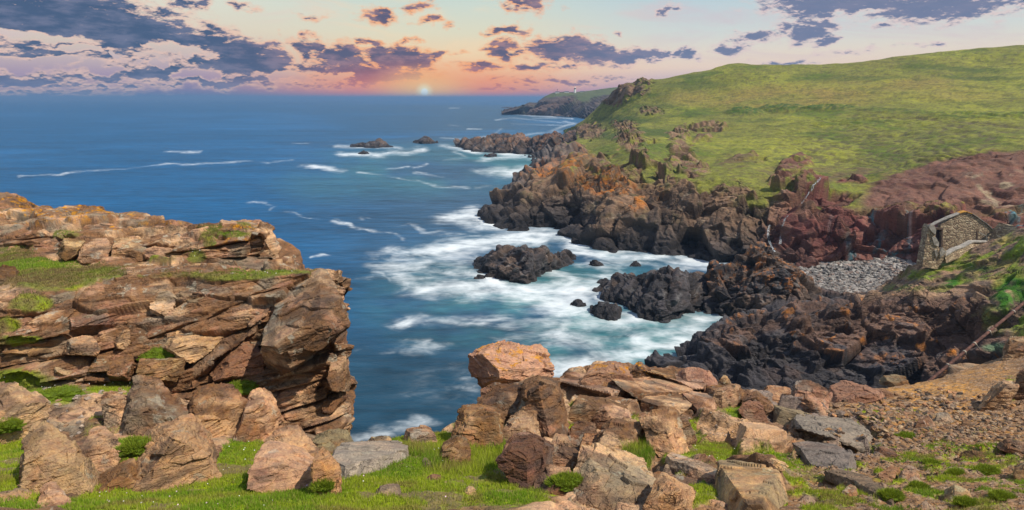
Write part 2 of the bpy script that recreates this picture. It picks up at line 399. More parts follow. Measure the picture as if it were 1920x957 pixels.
def leaf_mat(name):
    m = bpy.data.materials.new(name); m.use_nodes = True
    T = NT(m.node_tree); b = T.n['Principled BSDF']
    at = T.new('ShaderNodeAttribute', attribute_name='Col')
    T.put(b.inputs['Base Color'], at.outputs['Color']); b.inputs['Roughness'].default_value = .6
    b.inputs['Specular IOR Level'].default_value = .2
    tr = T.new('ShaderNodeBsdfTranslucent'); T.put(tr.inputs[0], at.outputs['Color'])
    ms = T.new('ShaderNodeMixShader'); ms.inputs[0].default_value = .35
    T.l.new(b.outputs[0], ms.inputs[1]); T.l.new(tr.outputs[0], ms.inputs[2])
    T.l.new(ms.outputs[0], T.n['Material Output'].inputs[0])
    return m
M_leaf = leaf_mat('grass_blade')

C_TAN = np.array((.55, .36, .215), f4); C_BRN = np.array((.21, .115, .062), f4); C_GRY = np.array((.24, .205, .15), f4)
C_PNK = np.array((.46, .24, .155), f4); C_DRK = np.array((.085, .062, .05), f4); C_ORL = np.array((.55, .25, .03), f4)
C_GR1 = np.array((.24, .31, .02), f4); C_GR2 = np.array((.11, .19, .018), f4); C_GR3 = np.array((.24, .25, .06), f4)

def warm_rock_col(P, r, s=0, pale=0.0, grey=.3):
    n = len(P); c = np.repeat(C_BRN[None], n, 0)
    a = fbm(P * .9, 4, s + 3); b = fbm(P * 2.6, 5, s + 9); st = fbm(P * np.array((1.5, 1.5, 9), f4), 4, s + 21)
    c = mixc(c, C_TAN, sstep(a + .5 * b + .5 * (r[:, 1] - .5) + pale, -.1, .45))
    c = mixc(c, C_PNK, sstep(b + .6 * (r[:, 2] - .5), .1, .55) * .5)
    c = mixc(c, C_GRY, sstep(fbm(P * 1.4, 4, s + 31) + .5 * (r[:, 3] - .5) + grey - .45, .0, .4) * .7)
    c = mixc(c, C_DRK, sstep(st + .2 * b, .12, .5) * .65)
    c = c * (0.82 + .36 * r[:, 0:1])
    li = sstep(fbm(P * 3.1, 5, s + 41, .65), .33, .42) * .5
    c = mixc(c, (.42, .41, .33), li)
    return c

# ------------------------------------------------------------------ the sea
def foam_material():
    m = bpy.data.materials.new('sea_water'); m.use_nodes = True
    T = NT(m.node_tree); b = T.n['Principled BSDF']
    at = T.new('ShaderNodeAttribute', attribute_name='Col'); fo = T.new('ShaderNodeAttribute', attribute_name='foam')
    g = T.new('ShaderNodeNewGeometry'); p = g.outputs['Position']
    n1 = T.noise(T.v('MULTIPLY', p, (.65, .75, 1)), .14, 6, .58, 2.4)
    n2 = T.noise(T.v('MULTIPLY', p, (.5, .8, 1)), .7, 5, .62, 1.6)
    f = T.m('ADD', fo.outputs['Fac'], T.m('MULTIPLY', T.m('SUBTRACT', T.m('ADD', n1, T.m('MULTIPLY', n2, .5)), .74), T.mr(fo.outputs['Fac'], 0, .35, .05, 1.45)))
    fa = T.m('MULTIPLY', T.mr(f, .04, 1.45), .9)
    sw = T.noise(T.v('MULTIPLY', p, (.012, .05, 1)), 1, 6, .6, .5)
    sw2 = T.noise(T.v('MULTIPLY', p, (.12, .42, 1)), 1, 7, .68, .5)
    c = T.mix(1, at.outputs['Color'], T.m('ADD', -.45, T.m('ADD', T.m('MULTIPLY', sw, 1.2), T.m('MULTIPLY', sw2, 1.7))), 'MULTIPLY')
    c = T.mix(fa, c, (.74, .80, .82))
    T.put(b.inputs['Base Color'], c); T.put(b.inputs['Roughness'], T.mr(fa, 0, .6, .42, .9)); b.inputs['Specular IOR Level'].default_value = .05
    bp = T.new('ShaderNodeBump'); bp.inputs['Strength'].default_value = .5; bp.inputs['Distance'].default_value = .8
    T.put(bp.inputs['Height'], T.m('ADD', T.noise(T.v('MULTIPLY', p, (.5, 1.3, 1)), .35, 6, .6), T.m('MULTIPLY', fa, .2)))
    T.put(b.inputs['Normal'], bp.outputs[0])
    return m
# strokes of foam: polyline in picture points, half width in picture rows, strength
STROKES = [
 ([(630,276),(700,276),(740,279)], 3, .9), ([(640,290),(700,292),(760,284),(790,279)], 4.5, 1.1), ([(315,285),(375,284)], 2.2, 1.2),
 ([(40,332),(120,327),(240,316),(330,309),(420,304),(470,302)], 1.8, .9), ([(120,327),(200,321)],1.6,.8),([(470,303),(500,306)],1.5,.8),([(510,304),(545,301)],1.5,.6),
 ([(555,313),(600,316),(638,323)], 3.2, 1.1), ([(460,377),(485,376),(495,382),(520,388),(510,394)], 2.6, .8),
 ([(540,400),(570,403),(590,409)],1.8,.6), ([(620,414),(650,425),(700,436),(750,446)], 2.8, .9), ([(580,486),(610,480)],2.6,.7),([(690,410),(670,408),(680,416)],2,.4),
 ([(670,327),(720,326),(780,340),(820,348)], 1.8, .9),([(720,314),(765,314)],2,.8),([(780,315),(800,308)],2,.6),([(785,340),(810,350),(880,352)], 2.8, .85),([(790,325),(830,330)],2,.7),
 ([(830,258),(870,262),(905,266)],2,.7),([(830,273),(860,280),(900,285),(990,292),(1010,295)], 4, 1.1),([(850,286),(870,296),(840,303)],2,.7),([(860,300),(940,301)],2,.6),
 ([(910,297),(960,296),(1010,296),(1040,300)], 4.5, 1.0),([(930,322),(960,328),(990,322)], 7, 1.0),([(900,318),(985,326)],4,.7),([(900,350),(940,349)],2,.5),
 ([(860,408),(885,405),(930,420),(960,430)], 12, 1.3),([(880,420),(930,428),(990,436),(1040,432)],7,1.1),([(780,420),(800,433),(870,440),(890,436)], 3, .75),([(740,425),(775,416)],2,.5),([(1040,432),(1060,418)],6,1.0),
 ([(720,487),(760,478),(820,470),(900,455),(960,448),(1040,446),(1090,455)], 12, 1.2),([(700,505),(720,525)],3,.5),([(730,500),(800,490),(880,480)],12,.9),
 ([(760,520),(840,520),(880,520)], 12, .75),([(800,540),(860,545),(960,540),(1000,560),(1080,590)], 16, 1.1),([(1000,545),(1050,550),(1110,545),(1130,530)],14,1.0),
 ([(880,515),(920,530),(980,545)], 10, 1.3),([(1080,465),(1150,480),(1230,482),(1300,487),(1350,497)], 9, 1.0),([(1100,490),(1160,500),(1150,515),(1120,522)],7,.9),([(1060,470),(1110,475)],6,1.1),([(1160,505),(1200,495),(1260,500),(1330,500)],6,.8),
 ([(1030,505),(1060,520),(1040,540)],8,.9),([(740,605),(770,600),(850,600),(940,590)], 9, .75),([(850,600),(920,607),(990,600),(1050,600)],9,.65),
 ([(760,655),(775,640),(770,652),(800,655)],8,.85),([(800,655),(850,648)],4,.4),([(700,658),(760,652)],4,.35),
 ([(650,520),(700,520)],3,.25),([(960,640),(1010,655),(1030,648)],9,.45),
 ([(1060,560),(1130,600),(1180,625),(1240,640),(1300,620)], 17, .95),([(1130,560),(1110,545)],8,.9),([(1180,600),(1230,625),(1290,650)],13,.9),([(1020,700),(1080,690),(1140,680),(1210,660),(1290,640),(1350,625)], 16, .95),([(1060,705),(1140,690),(1190,690)],10,1.1),
 ([(1290,590),(1330,600),(1350,590),(1300,575)],10,.8),([(1320,620),(1370,610),(1400,600)],8,.6),([(1100,600),(1060,620),(1000,630),(1100,640)],12,.5),
 ([(800,720),(790,740)],22,.30),([(860,700),(880,740)],26,.32),([(680,820),(740,805),(790,800),(800,790)],8,.75),([(700,800),(760,795)],5,.4),([(650,655),(670,650)],3,.35),
 ([(960,232),(1060,236)],1.2,.7),([(945,213),(1000,218),(1040,219)],1.3,1.2),([(930,226),(960,222),(1010,226),(1060,231)],1.5,.8),([(1000,222),(1050,221),(1075,222)],1.3,.9),([(940,240),(930,250),(905,258)],1.3,.7),([(880,241),(905,241)],1.2,.9),([(840,234),(860,236)],1,.6),([(800,249),(840,248)],1,.4),([(842,203),(860,203)],.8,.9),([(905,205),(930,205)],.8,.5),([(940,203),(975,203)],.8,.7),([(1060,228),(1080,232),(1050,240),(1030,246)],2,.9),([(900,257),(960,255),(1010,250),(1050,247)],2,.7),([(545,270),(575,270)],1.3,.7),([(600,275),(620,273)],1.2,.4),([(540,270),(700,262)],1,.25)]
def build_sea():
    ys = np.concatenate([184.75 + 0.0 * np.zeros(1), np.linspace(185.2, 192, 12), np.linspace(193, 300, 150), np.linspace(301, 860, 330), np.linspace(880, 1500, 14)])
    xs = np.concatenate([np.linspace(-1400, -60, 30), np.linspace(-40, 1540, 780), np.linspace(1570, 3200, 30)])
    X, Y = np.meshgrid(xs, ys); n = X.size
    x = X.ravel(); y = Y.ravel()
    xc = (x - 960) / F; yc = (478.5 - y) / F
    dz = -SP + yc * CP; dy = CP + yc * SP; t = -CAMZ / dz
    P = np.stack([xc * t, dy * t, np.zeros(n)], 1).astype(f4)
    # picture-row warp so strokes are ragged
    q = np.stack([x / 60, y / 22, np.zeros(n)], 1); wx = fbm(q, 4, 5) * 30; wy = fbm(q + 9, 4, 8) * 9
    per = np.clip((y - 184) / 200, .08, 1.3)
    wx *= per; wy *= per
    x2, y2 = x + wx, y + wy
    foam = np.zeros(n, f4)
    for pts, hw, st in STROKES:
        st = st * (.8 if hw < 3 else 1.0)
        pts = np.array(pts, float); sel = (x2 > pts[:, 0].min() - 9 * hw) & (x2 < pts[:, 0].max() + 9 * hw) & (y2 > pts[:, 1].min() - 4 * hw) & (y2 < pts[:, 1].max() + 4 * hw)
        if not sel.any(): continue
        xx, yy = x2[sel], y2[sel]; best = np.full(xx.shape, 9.)
        for a, b in zip(pts[:-1], pts[1:]):
            ab = (b - a) * np.array([.35, 1]); L = (ab ** 2).sum() + 1e-6
            ax, ay = (xx - a[0]) * .35, yy - a[1]
            tt = np.clip((ax * ab[0] + ay * ab[1]) / L, 0, 1)
            best = np.minimum(best, np.hypot(ax - tt * ab[0], ay - tt * ab[1]) / hw)
        foam[sel] = np.maximum(foam[sel], st * np.clip(1.75 - best, 0, 1.6) / 1.6 * 1.12)
    # general churn in the cove
    churn = blobs(x, y, [(960, 510, 230, 75, .45), (1130, 600, 270, 110, .45), (1190, 500, 180, 40, .55), (900, 300, 140, 40, .25), (780, 290, 130, 22, .2), (950, 380, 80, 70, .2), (1250, 640, 150, 60, .5)], .8)
    foam = np.clip(foam * (.62 + .55 * fbm(np.stack([x / 40, y / 13, 0 * x], 1), 4, 91)) + .55 * churn * (fbm(np.stack([x / 90, y / 30, 0 * x], 1), 4, 77) + .2) + .16 * churn, 0, 1.3)
    deep = np.array(lin((8, 78, 122)), f4); slate = np.array(lin((50, 82, 108)), f4); teal = np.array(lin((62, 118, 122)), f4); dk = np.array(lin((32, 64, 84)), f4)
    col = np.repeat(deep[None], n, 0)
    col = mixc(col, slate, sstep(x + 60 * fbm(np.stack([x / 200, y / 60, 0 * x], 1), 3, 3), 420, 950))
    col = mixc(col, dk, sstep(y, 520, 720))
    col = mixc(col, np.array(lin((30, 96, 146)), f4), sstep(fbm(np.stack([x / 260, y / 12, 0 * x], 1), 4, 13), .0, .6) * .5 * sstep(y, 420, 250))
    tm = blobs(x, y, [(1000, 560, 300, 110, .8), (1150, 630, 260, 100, .9), (1130, 450, 160, 60, .8), (800, 320, 240, 50, .5), (950, 300, 130, 50, .6), (640, 340, 130, 40, .35)], .9)
    col = mixc(col, teal, tm * sstep(fbm(np.stack([x / 110, y / 40, 0 * x], 1), 4, 23), -.5, .4))
    i = grid_faces(*X.shape)[:, ::-1]
    o = mesh_obj('sea', P, i, foam_material(), col, smooth=True)
    a = o.data.attributes.new('foam', 'FLOAT', 'POINT'); a.data.foreach_set('value', foam.astype(f4))
    tag(o, kind='structure'); return o
build_sea()

# ------------------------------------------------------------------ the hillside with its sea cliffs
HX = [  # per column: waterline, mid cliff, cliff top, turf, slope, upper slope, ridge
 [(985,292,0),(1005,284,-1.5),(1040,272,-2),(1055,262,-2),(1058,254,-2),(1060,247,-2),(1060,243,-2)],
 [(1000,300,0),(1030,285,345),(1065,268,355),(1080,258,380),(1082,250,430),(1082,243,455),(1080,236,480)],
 [(985,335,0),(1030,310,258),(1100,280,262),(1120,264,290),(1122,244,380),(1118,228,430),(1112,212,460)],
 [(930,385,0),(985,345,196),(1120,290,204),(1170,270,215),(1165,236,320),(1155,208,400),(1142,184,440)],
 [(910,403,0),(1000,350,181),(1150,300,188),(1200,275,196),(1200,232,296),(1190,192,375),(1165,160,420)],
 [(945,430,0),(1030,362,160),(1180,306,168),(1225,288,182),(1240,236,280),(1232,188,350),(1212,150,400)],
 [(1040,432,0),(1080,372,156),(1205,318,163),(1250,296,180),(1280,242,265),(1282,190,330),(1270,140,390)],
 [(1052,442,0),(1110,385,150),(1230,328,158),(1285,302,178),(1325,242,258),(1336,190,320),(1330,130,380)],
 [(1135,470,0),(1165,402,137),(1275,332,148),(1330,302,175),(1372,242,252),(1388,188,310),(1376,122,370)],
 [(1240,478,0),(1258,410,133),(1330,338,143),(1380,298,170),(1420,240,250),(1432,186,305),(1422,124,360)],
 [(1335,490,0),(1342,420,129),(1385,338,140),(1425,296,168),(1470,238,245),(1482,182,300),(1472,126,355)],
 [(1430,500,0),(1432,430,124),(1435,352,135),(1465,305,162),(1530,238,240),(1540,178,295),(1540,125,350)],
 [(1478,508,-1),(1492,430,119),(1508,356,131),(1530,316,155),(1592,235,235),(1602,172,290),(1600,120,345)],
 [(1560,512,-1),(1570,440,115),(1580,372,127),(1592,322,150),(1652,230,230),(1662,168,285),(1652,112,340)],
 [(1640,512,-1.5),(1650,440,113),(1650,378,124),(1660,318,145),(1712,228,225),(1722,162,280),(1704,106,330)],
 [(1705,505,107),(1712,440,110.5),(1705,382,121),(1722,300,145),(1772,225,220),(1782,158,275),(1762,100,325)],
 [(1765,495,105),(1765,430,109),(1765,388,119),(1785,290,142),(1832,222,215),(1842,155,270),(1822,95,320)],
 [(1850,480,101),(1860,420,106),(1850,392,117),(1872,286,138),(1902,220,210),(1922,150,262),(1922,87,310)],
 [(2000,470,98),(2010,420,104),(2000,385,115),(2030,280,135),(2062,215,205),(2082,145,255),(2102,76,300)],
 [(2300,460,98),(2320,410,104),(2320,370,115),(2350,270,135),(2380,200,205),(2400,130,255),(2430,62,300)]]
def build_hill():
    rows = [[c[k] for c in HX] for k in range(7)]
    A = [[W(*p) for p in r] for r in rows]
    low = [p + np.array([0, -4, -3]) for p in A[0]]
    back = [p + np.array([0, 60, -8]) for p in A[6]]; back2 = [p + np.array([0, 260, -40]) for p in A[6]]
    allr = [low] + A + [back, back2]
    allr = [[(*map(float, p), 1) for p in r] for r in allr]
    nu = [14, 26, 30, 34, 40, 50, 40, 50, 58, 56, 56, 56, 50, 50, 46, 42, 46, 60, 30]
    G = loft(allr, nu, [6, 120, 110, 90, 90, 60, 44, 6, 3])
    nrm = gnormals(G); sh = G.shape; P = G.reshape(-1, 3).astype(f4); Nn = nrm.reshape(-1, 3).astype(f4)
    if Nn[:, 2].mean() < 0: Nn = -Nn
    px, py = proj(P)
    v = np.repeat(np.arange(sh[0]), sh[1]).astype(f4)
    kv = np.interp(v, np.cumsum([0, 6, 120, 110, 90, 90, 60, 44, 6, 3]), np.arange(10))  # row index
    nz = fbm(P * .05, 4, 2); nz2 = fbm(P * .2, 4, 6)
    rock = sstep(2.92 + .55 * nz + .35 * nz2 - kv, -.12, .12)
    # outcrops in the turf
    q = np.stack([px, py], 1)
    wpx, wpy = px + 14 * nz2 + 10 * fbm(P * .5, 3, 12), py + 7 * fbm(P * .35, 3, 14)
    out = blobs(wpx, wpy, [(1330, 236, 24, 8), (1290, 243, 16, 8), (1270, 258, 16, 12), (1275, 278, 22, 9), (1275, 300, 24, 14), (1215, 300, 24, 20), (1225, 270, 9, 9), (1320, 260, 14, 4), (1520, 352, 32, 24), (1490, 385, 30, 20), (1560, 372, 40, 14), (1465, 345, 20, 14), (1180, 262, 22, 22), (1206, 308, 14, 26), (1165, 168, 42, 12), (1145, 185, 22, 12), (1205, 152, 16, 5), (1220, 208, 22, 7), (1170, 235, 22, 8), (1235, 335, 26, 20), (1300, 320, 24, 10), (1500, 300, 22, 7), (1480, 315, 18, 12), (1410, 300, 26, 8), (1600, 340, 24, 8), (1105, 245, 26, 12)], .3)
    turf_patch = blobs(wpx, wpy, [(1230, 288, 14, 24), (1215, 330, 14, 14), (1410, 308, 30, 9), (1420, 380, 16, 7), (1365, 345, 20, 6), (1525, 394, 16, 5), (1600, 350, 50, 9), (1680, 345, 30, 7)], .4)
    scar = blobs(wpx, wpy, [(1380, 302, 36, 14, .9), (1465, 325, 40, 16, .8), (1530, 330, 46, 12, .9), (1610, 325, 60, 14, .9), (1540, 312, 50, 5, .6)], .5)
    soil = sstep(wpy - np.interp(px, [1500, 1560, 1660, 1740, 1800, 1860, 1920, 2000, 2300], [400, 345, 330, 305, 290, 280, 284, 284, 270]), -2, 5) * sstep(px + 60 * nz + 30 * nz2 - 1.2 * (345 - py), 1610, 1650)
    rock = np.clip(np.maximum(rock, out) - .95 * turf_patch, 0, 1)
    soil = soil * sstep(kv, 2.55, 2.9); rock = np.clip(rock * (1 - soil * .9), 0, 1)
    # shapes
    fr1 = frame(14, 200); fr2 = frame(22, 150)
    b1, r1, c1 = blocks(P, (10, 8, 26), fr1, 11, .06, 1.2, .2, .7)
    b2, r2, c2 = blocks(P, (4.0, 3.4, 9), fr1, 12, .07, 1.2, .15, .7)
    b3, r3, c3 = blocks(P, (1.1, .9, 1.6), fr2, 13, .1, 1.2, .15)
    far = np.clip(P[:, 1] / 160, .7, 2.2)
    dr = (3.0 * b1 + 1.15 * b2 + .30 * b3 + .8 * fbm(P * .12, 4, 61)) * rock
    dr *= np.where(kv > 3.2, .55, 1) * np.clip(far, 1, 1.3)
    tph = (P[:, 2] + 1.0 * fbm(P * .12, 3, 5) + .25 * nz2) * 11.0
    terr = np.sin(tph) * .13 * blobs(px, py, [(1680, 262, 260, 48), (1850, 245, 160, 40)], .5)
    dg = (1 - rock) * (1.6 * fbm(P * .025, 4, 71) * sstep(kv, 3.2, 4) + .7 * fbm(P * .15, 5, 72) + .25 * fbm(P * .8, 4, 73) + terr * 2.0)
    bed = blobs(px, py + 4 * nz, [(1400, 208, 34, 7), (1470, 202, 50, 6), (1550, 204, 60, 7), (1850, 215, 120, 6, .7), (1700, 210, 100, 4, .5)], .5)
    dg += bed * (1.2 + 1.0 * fbm(P * .5, 4, 74))
    track = np.exp(-((wpy - np.interp(px, [1500, 1600, 1700, 1800, 1920, 2200], [222, 222, 221, 229, 236, 245])) / 2.0) ** 2) * sstep(px, 1560, 1640)
    dg -= track * .6
    ds = soil * (1.0 * b1 * sstep(nz, -.2, .3) + .5 * b2 + .9 * fbm(P * np.array((.12, .12, .3), f4), 4, 81) + .35 * fbm(P * .6, 4, 82))
    amp = sstep(kv, 0.4, 1.15)
    P2 = relax(P + Nn * aniso((dr + dg + ds) * (.35 + .65 * amp), G)[:, None], G)
    P0 = P; P = P2
    # colours
    dk = np.array((.055, .047, .045), f4); br = np.array((.19, .122, .078), f4); ol = np.array((.12, .10, .052), f4)
    col = np.repeat(dk[None], len(P), 0)
    hgt = P[:, 2]
    col = mixc(col, br, sstep(hgt + 5 * nz + 3 * (r1[:, 1] - .5) + 2 * (r2[:, 1] - .5), 2.5, 10))
    col = mixc(col, ol, sstep(fbm(P * .3, 4, 33) + (r2[:, 3] - .5) * .5, .1, .5) * sstep(hgt, 3, 9) * .7)
    col = mixc(col, (.30, .26, .20), sstep(fbm(P * .8, 5, 34), .25, .5) * .35 * sstep(hgt, 2, 6))
    red = sstep(px + 40 * nz, 1405, 1500)
    col = mixc(col, np.array((.175, .078, .062), f4), red * (.55 + .4 * r2[:, 2]))
    col = mixc(col, np.array((.13, .045, .042), f4), red * sstep(nz2, 0, .4) * .7)
    org = blobs(wpx, wpy, [(1050, 322, 60, 28), (1130, 350, 60, 20), (1170, 362, 50, 16, .8), (1100, 290, 60, 20, .7), (1190, 392, 26, 10, .9), (1220, 378, 30, 18, .6), (1000, 330, 30, 20, .5), (1110, 275, 50, 12, .6)], .6)
    col = mixc(col, np.array((.40, .15, .04), f4), .8 * org * sstep(fbm(P * 1.3, 5, 36, .7) + .3 * (r3[:, 0] - .5) + .2 * np.clip(b2, -1, 1) + .45 * org - .3, .0, .25) * .85)
    gry = blobs(wpx, wpy, [(1000, 300, 60, 22), (1040, 285, 60, 14), (960, 345, 30, 30, .7)], .6)
    col = mixc(col, np.array((.14, .125, .12), f4), gry * .6)
    wet = sstep(2.2 + 1.2 * nz2, hgt - .6, hgt + .6)
    col = mixc(col, np.array((.022, .022, .025), f4), wet * .8)
    teal = blobs(wpx, wpy, [(1650, 450, 20, 26), (1665, 480, 26, 24), (1600, 492, 10, 18), (1640, 400, 5, 14), (1700, 440, 9, 36, .8), (1905, 405, 16, 18), (1590, 470, 6, 14, .5)], .6)
    col = mixc(col, np.array((.06, .20, .24), f4), teal * sstep(fbm(P * np.array((1.2, 1.2, .5), f4), 4, 37), -.1, .3) * .75)
    wh = blobs(wpx, wpy, [(1705, 450, 6, 44), (1690, 410, 5, 20, .6), (1560, 430, 5, 30, .3)], .6)
    col = mixc(col, np.array((.5, .36, .34), f4), wh * sstep(nz2, -.3, .3) * .8)
    col = col * (.74 + .52 * r2[:, 0:1]) * (.86 + .28 * r3[:, 0:1])
    # turf
    g = np.repeat(np.array((.175, .178, .040), f4)[None], len(P), 0)
    g = mixc(g, (.235, .24, .045), sstep(fbm(P * .045, 4, 41) + .25 * fbm(P * .4, 3, 44), -.1, .4))
    g = mixc(g, (.070, .115, .018), sstep(fbm(P * np.array((.05, .03, .2), f4), 5, 42, .6) + .2 * nz2, .08, .5) * .7)
    brn = blobs(wpx, wpy, [(1500, 180, 170, 22), (1400, 195, 80, 12), (1700, 160, 160, 20, .7), (1300, 185, 60, 16, .7), (1800, 180, 130, 14, .5), (1750, 120, 160, 12, .4)], .9)
    g = mixc(g, (.25, .185, .06), brn * sstep(fbm(P * np.array((.02, .05, .1), f4), 4, 43) + .15 * nz2, -.6, .15) * .9)
    g = mixc(g, (.035, .085, .016), bed * .9 * sstep(fbm(P * .8, 3, 48), -.5, .2))
    g = mixc(g, (.13, .085, .052), np.clip(1.2 * scar * sstep(fbm(P * .25, 4, 45), -.35, .15), 0, 1) * .85)
    tr = blobs(px, py, [(1700, 280, 240, 42), (1850, 255, 140, 30)], .5)
    g = mixc(g, (.10, .085, .04), tr * sstep(-np.sin(tph) + 1.1 * fbm(P0 * .5, 3, 46), .25, .8) * .85)
    g = mixc(g, (.10, .085, .045), sstep(fbm(P * 1.0, 4, 47), .05, .4) * .55)
    g = mixc(g, (.05, .07, .018), sstep(fbm(P * np.array((.30, .16, 1), f4), 5, 49, .7), .02, .4) * .5)
    bands = blobs(px + 20 * nz2, py + 5 * nz2, [(1180, 225, 60, 7), (1240, 250, 50, 8), (1600, 150, 120, 4, .6), (1300, 160, 70, 8, .6), (1800, 128, 120, 5, .7), (1850, 145, 90, 5, .7), (1150, 255, 40, 8), (1420, 225, 60, 4, .5), (1290, 215, 60, 5, .6), (1230, 200, 40, 5, .6)], .6)
    g = mixc(g, (.045, .075, .02), bands * .75)
    g = g * (1 + .22 * fbm(P * np.array((.9, .35, 2), f4), 4, 56, .7))[:, None]
    g = mixc(g, (.09, .07, .045), track * .8)
    col = mixc(col, g, 1 - rock)
    sl = np.repeat(np.array((.155, .084, .062), f4)[None], len(P), 0)
    sl = mixc(sl, (.20, .105, .078), sstep(fbm(P * np.array((.2, .2, .6), f4), 4, 51), -.1, .5))
    sl = mixc(sl, (.11, .052, .045), sstep(fbm(P * .35, 4, 52), .1, .5) * .8)
    sl = mixc(sl, (.28, .22, .15), sstep(fbm(P * .5 , 4, 53), .2, .5) * blobs(px, py, [(1870, 360, 70, 50)], .6))
    col = mixc(col, sl, soil)
    ledge = rock * sstep(Nn[:, 2] + .2 * nz2 + .15 * (r3[:, 1] - .5), .8, .95) * sstep(hgt, 10, 14)
    col = mixc(col, g, ledge * sstep(fbm(P * .6, 4, 54), .0, .3) * .9)
    f = grid_faces(sh[0], sh[1])
    o = mesh_obj('hill', P2, f, M_hill, col, smooth=False, rk=rock * (1 - ledge * .8)); tag(o, kind='structure')
    return o
hill = build_hill()

# ------------------------------------------------------------------ far headland
def build_headland():
    W0 = [(940,213,0),(960,214,0),(985,216,0),(1010,217,0),(1040,218.5,0),(1070,220,0),(1095,223,0),(1140,228,0),(1220,234,0),(1320,240,0)]
    T0 = [(942,212,1250),(972,204,1270),(988,194,1290),(1006,193,1310),(1022,182,1330),(1045,174.5,1350),(1078,174,1350),(1110,171,1350),(1150,165.5,1340),(1190,163,1330)]
    A = [W(*p) for p in W0]; B = [W(*p) for p in T0]
    low = [p + np.array([0, -20, -8]) for p in A]
    mid = [a * .55 + b * .45 + np.array([0, -8, 4.]) * (i > 0) for i, (a, b) in enumerate(zip(A, B))]
    back = [b + np.array([10, 150, -2]) for b in B]; back2 = [b * np.array([1, 1, 0]) + np.array([40, 420, -5]) for b in B]
    rows = [[(*map(float, p), 1) for p in r] for r in (low, A, mid, B, back, back2)]
    G = loft(rows, 26, [3, 22, 22, 8, 6]); Nn = gnormals(G).reshape(-1, 3).astype(f4); P = G.reshape(-1, 3).astype(f4); sh = G.shape
    if Nn[:, 2].mean() < 0: Nn = -Nn
    px, py = proj(P)
    grass = np.clip(blobs(px + 6 * fbm(P * .02, 3, 4), py + 2 * fbm(P * .03, 3, 5), [(1060, 178, 30, 4), (1095, 183, 18, 10), (1130, 172, 60, 6), (1030, 180, 14, 4), (1110, 175, 30, 8), (1160, 170, 60, 8)], .5), 0, 1)
    b1, r1, c1 = blocks(P, (34, 20, 45), frame(70, 170), 5, .12, 1.2, .3); b2, r2, c2 = blocks(P, (13, 8, 18), frame(70, 170), 6, .12, 1.2, .3)
    top = sstep(np.repeat(np.arange(sh[0]), sh[1]).astype(f4), 30, 45)
    P2 = P + Nn * aniso((7 * b1 + 3 * b2) * (1 - .8 * grass) * (1 - .85 * top), G)[:, None]
    col = np.repeat(np.array((.075, .062, .055), f4)[None], len(P), 0) * (.6 + .8 * r2[:, 0:1])
    col = mixc(col, (.16, .10, .075), sstep(r1[:, 1], .5, 1) * .7)
    col = mixc(col, (.10, .125, .04), .8 * np.maximum(grass, .3 * sstep(fbm(P * .03, 4, 8), .1, .4)))
    o = mesh_obj('headland', P2, grid_faces(sh[0], sh[1]), M_far, col); tag(o, kind='structure')
build_headland()

# ------------------------------------------------------------------ rocks in the sea
def dark_rock_cols(P, r1, r2, s=0, orange=.0, brown=.4):
    nz = fbm(P * .5, 4, s + 1)
    col = np.repeat(np.array((.048, .044, .047), f4)[None], len(P), 0)
    col = mixc(col, (.125, .088, .068), sstep(nz + (r1[:, 1] - .5) + brown - .5, -.1, .5) * .8)
    col = mixc(col, (.15, .15, .15), sstep(fbm(P * .9, 4, s + 3) + .6 * (r2[:, 2] - .5), .15, .6) * .5)
    wet = sstep(1.4 + nz, P[:, 2] - .5, P[:, 2] + .5)
    col = mixc(col, (.022, .022, .025), wet * .75)
    if orange:
        col = mixc(col, (.36, .14, .04), np.clip(.75 * sstep(fbm(P * 2.2, 5, s + 5, .7) + .45 * (r2[:, 0] - .5), .10, .4) * orange * sstep(P[:, 2], 2.5, 5.5) * .8, 0, 1))
    return col * (.62 + .76 * r2[:, 0:1])
def islet(name, label, rows, nu, nv, size, amp, orange=0, brown=.4, group=None, dip=60, strike=20, mat=None, seed=0, cat='rock', kind=None, colfn=None, calm=None, post=None):
    """rows run from the near waterline over the crest to the far waterline"""
    G = loft(rows, nu, nv); Nn = gnormals(G).reshape(-1, 3).astype(f4); P = G.reshape(-1, 3).astype(f4); sh = G.shape
    if Nn[:, 2].mean() < 0: Nn = -Nn
    s = f4(size)
    b1, r1, c1 = blocks(P, (1.3 * s, .8 * s, 1.6 * s), frame(dip, strike), 100 + seed, .07, 1.3, .18)
    b2, r2, c2 = blocks(P, (.5 * s, .32 * s, .6 * s), frame(dip, strike), 101 + seed, .08, 1.3, .15)
    b3, r3, c3 = blocks(P, (.18 * s, .12 * s, .22 * s), frame(dip + 9, strike), 102 + seed, .1, 1.2, .15)
    u = np.tile(np.arange(sh[1]) / (sh[1] - 1), sh[0]); edge = np.minimum(1, 8 * np.minimum(u, 1 - u)) if kind is None else np.ones_like(u)
    d = amp * (b1 + .45 * b2 + .15 * b3 + .3 * fbm(P * (.6 / size), 3, 7)) * (.3 + .7 * edge)
    if calm is not None: d = d * calm(P)
    P2 = relax(P + Nn * aniso(d, G)[:, None], G)
    col = (colfn or dark_rock_cols)(P2, r1, r2, seed, orange, brown)
    if post is not None: P2, col = post(P, P2, col, r1, r2)
    o = mesh_obj(name, P2, grid_faces(sh[0], sh[1]), mat or M_mid, col, rk=1.0)
    if kind: tag(o, kind=kind)
    else: tag(o, label, cat, group)
    return o
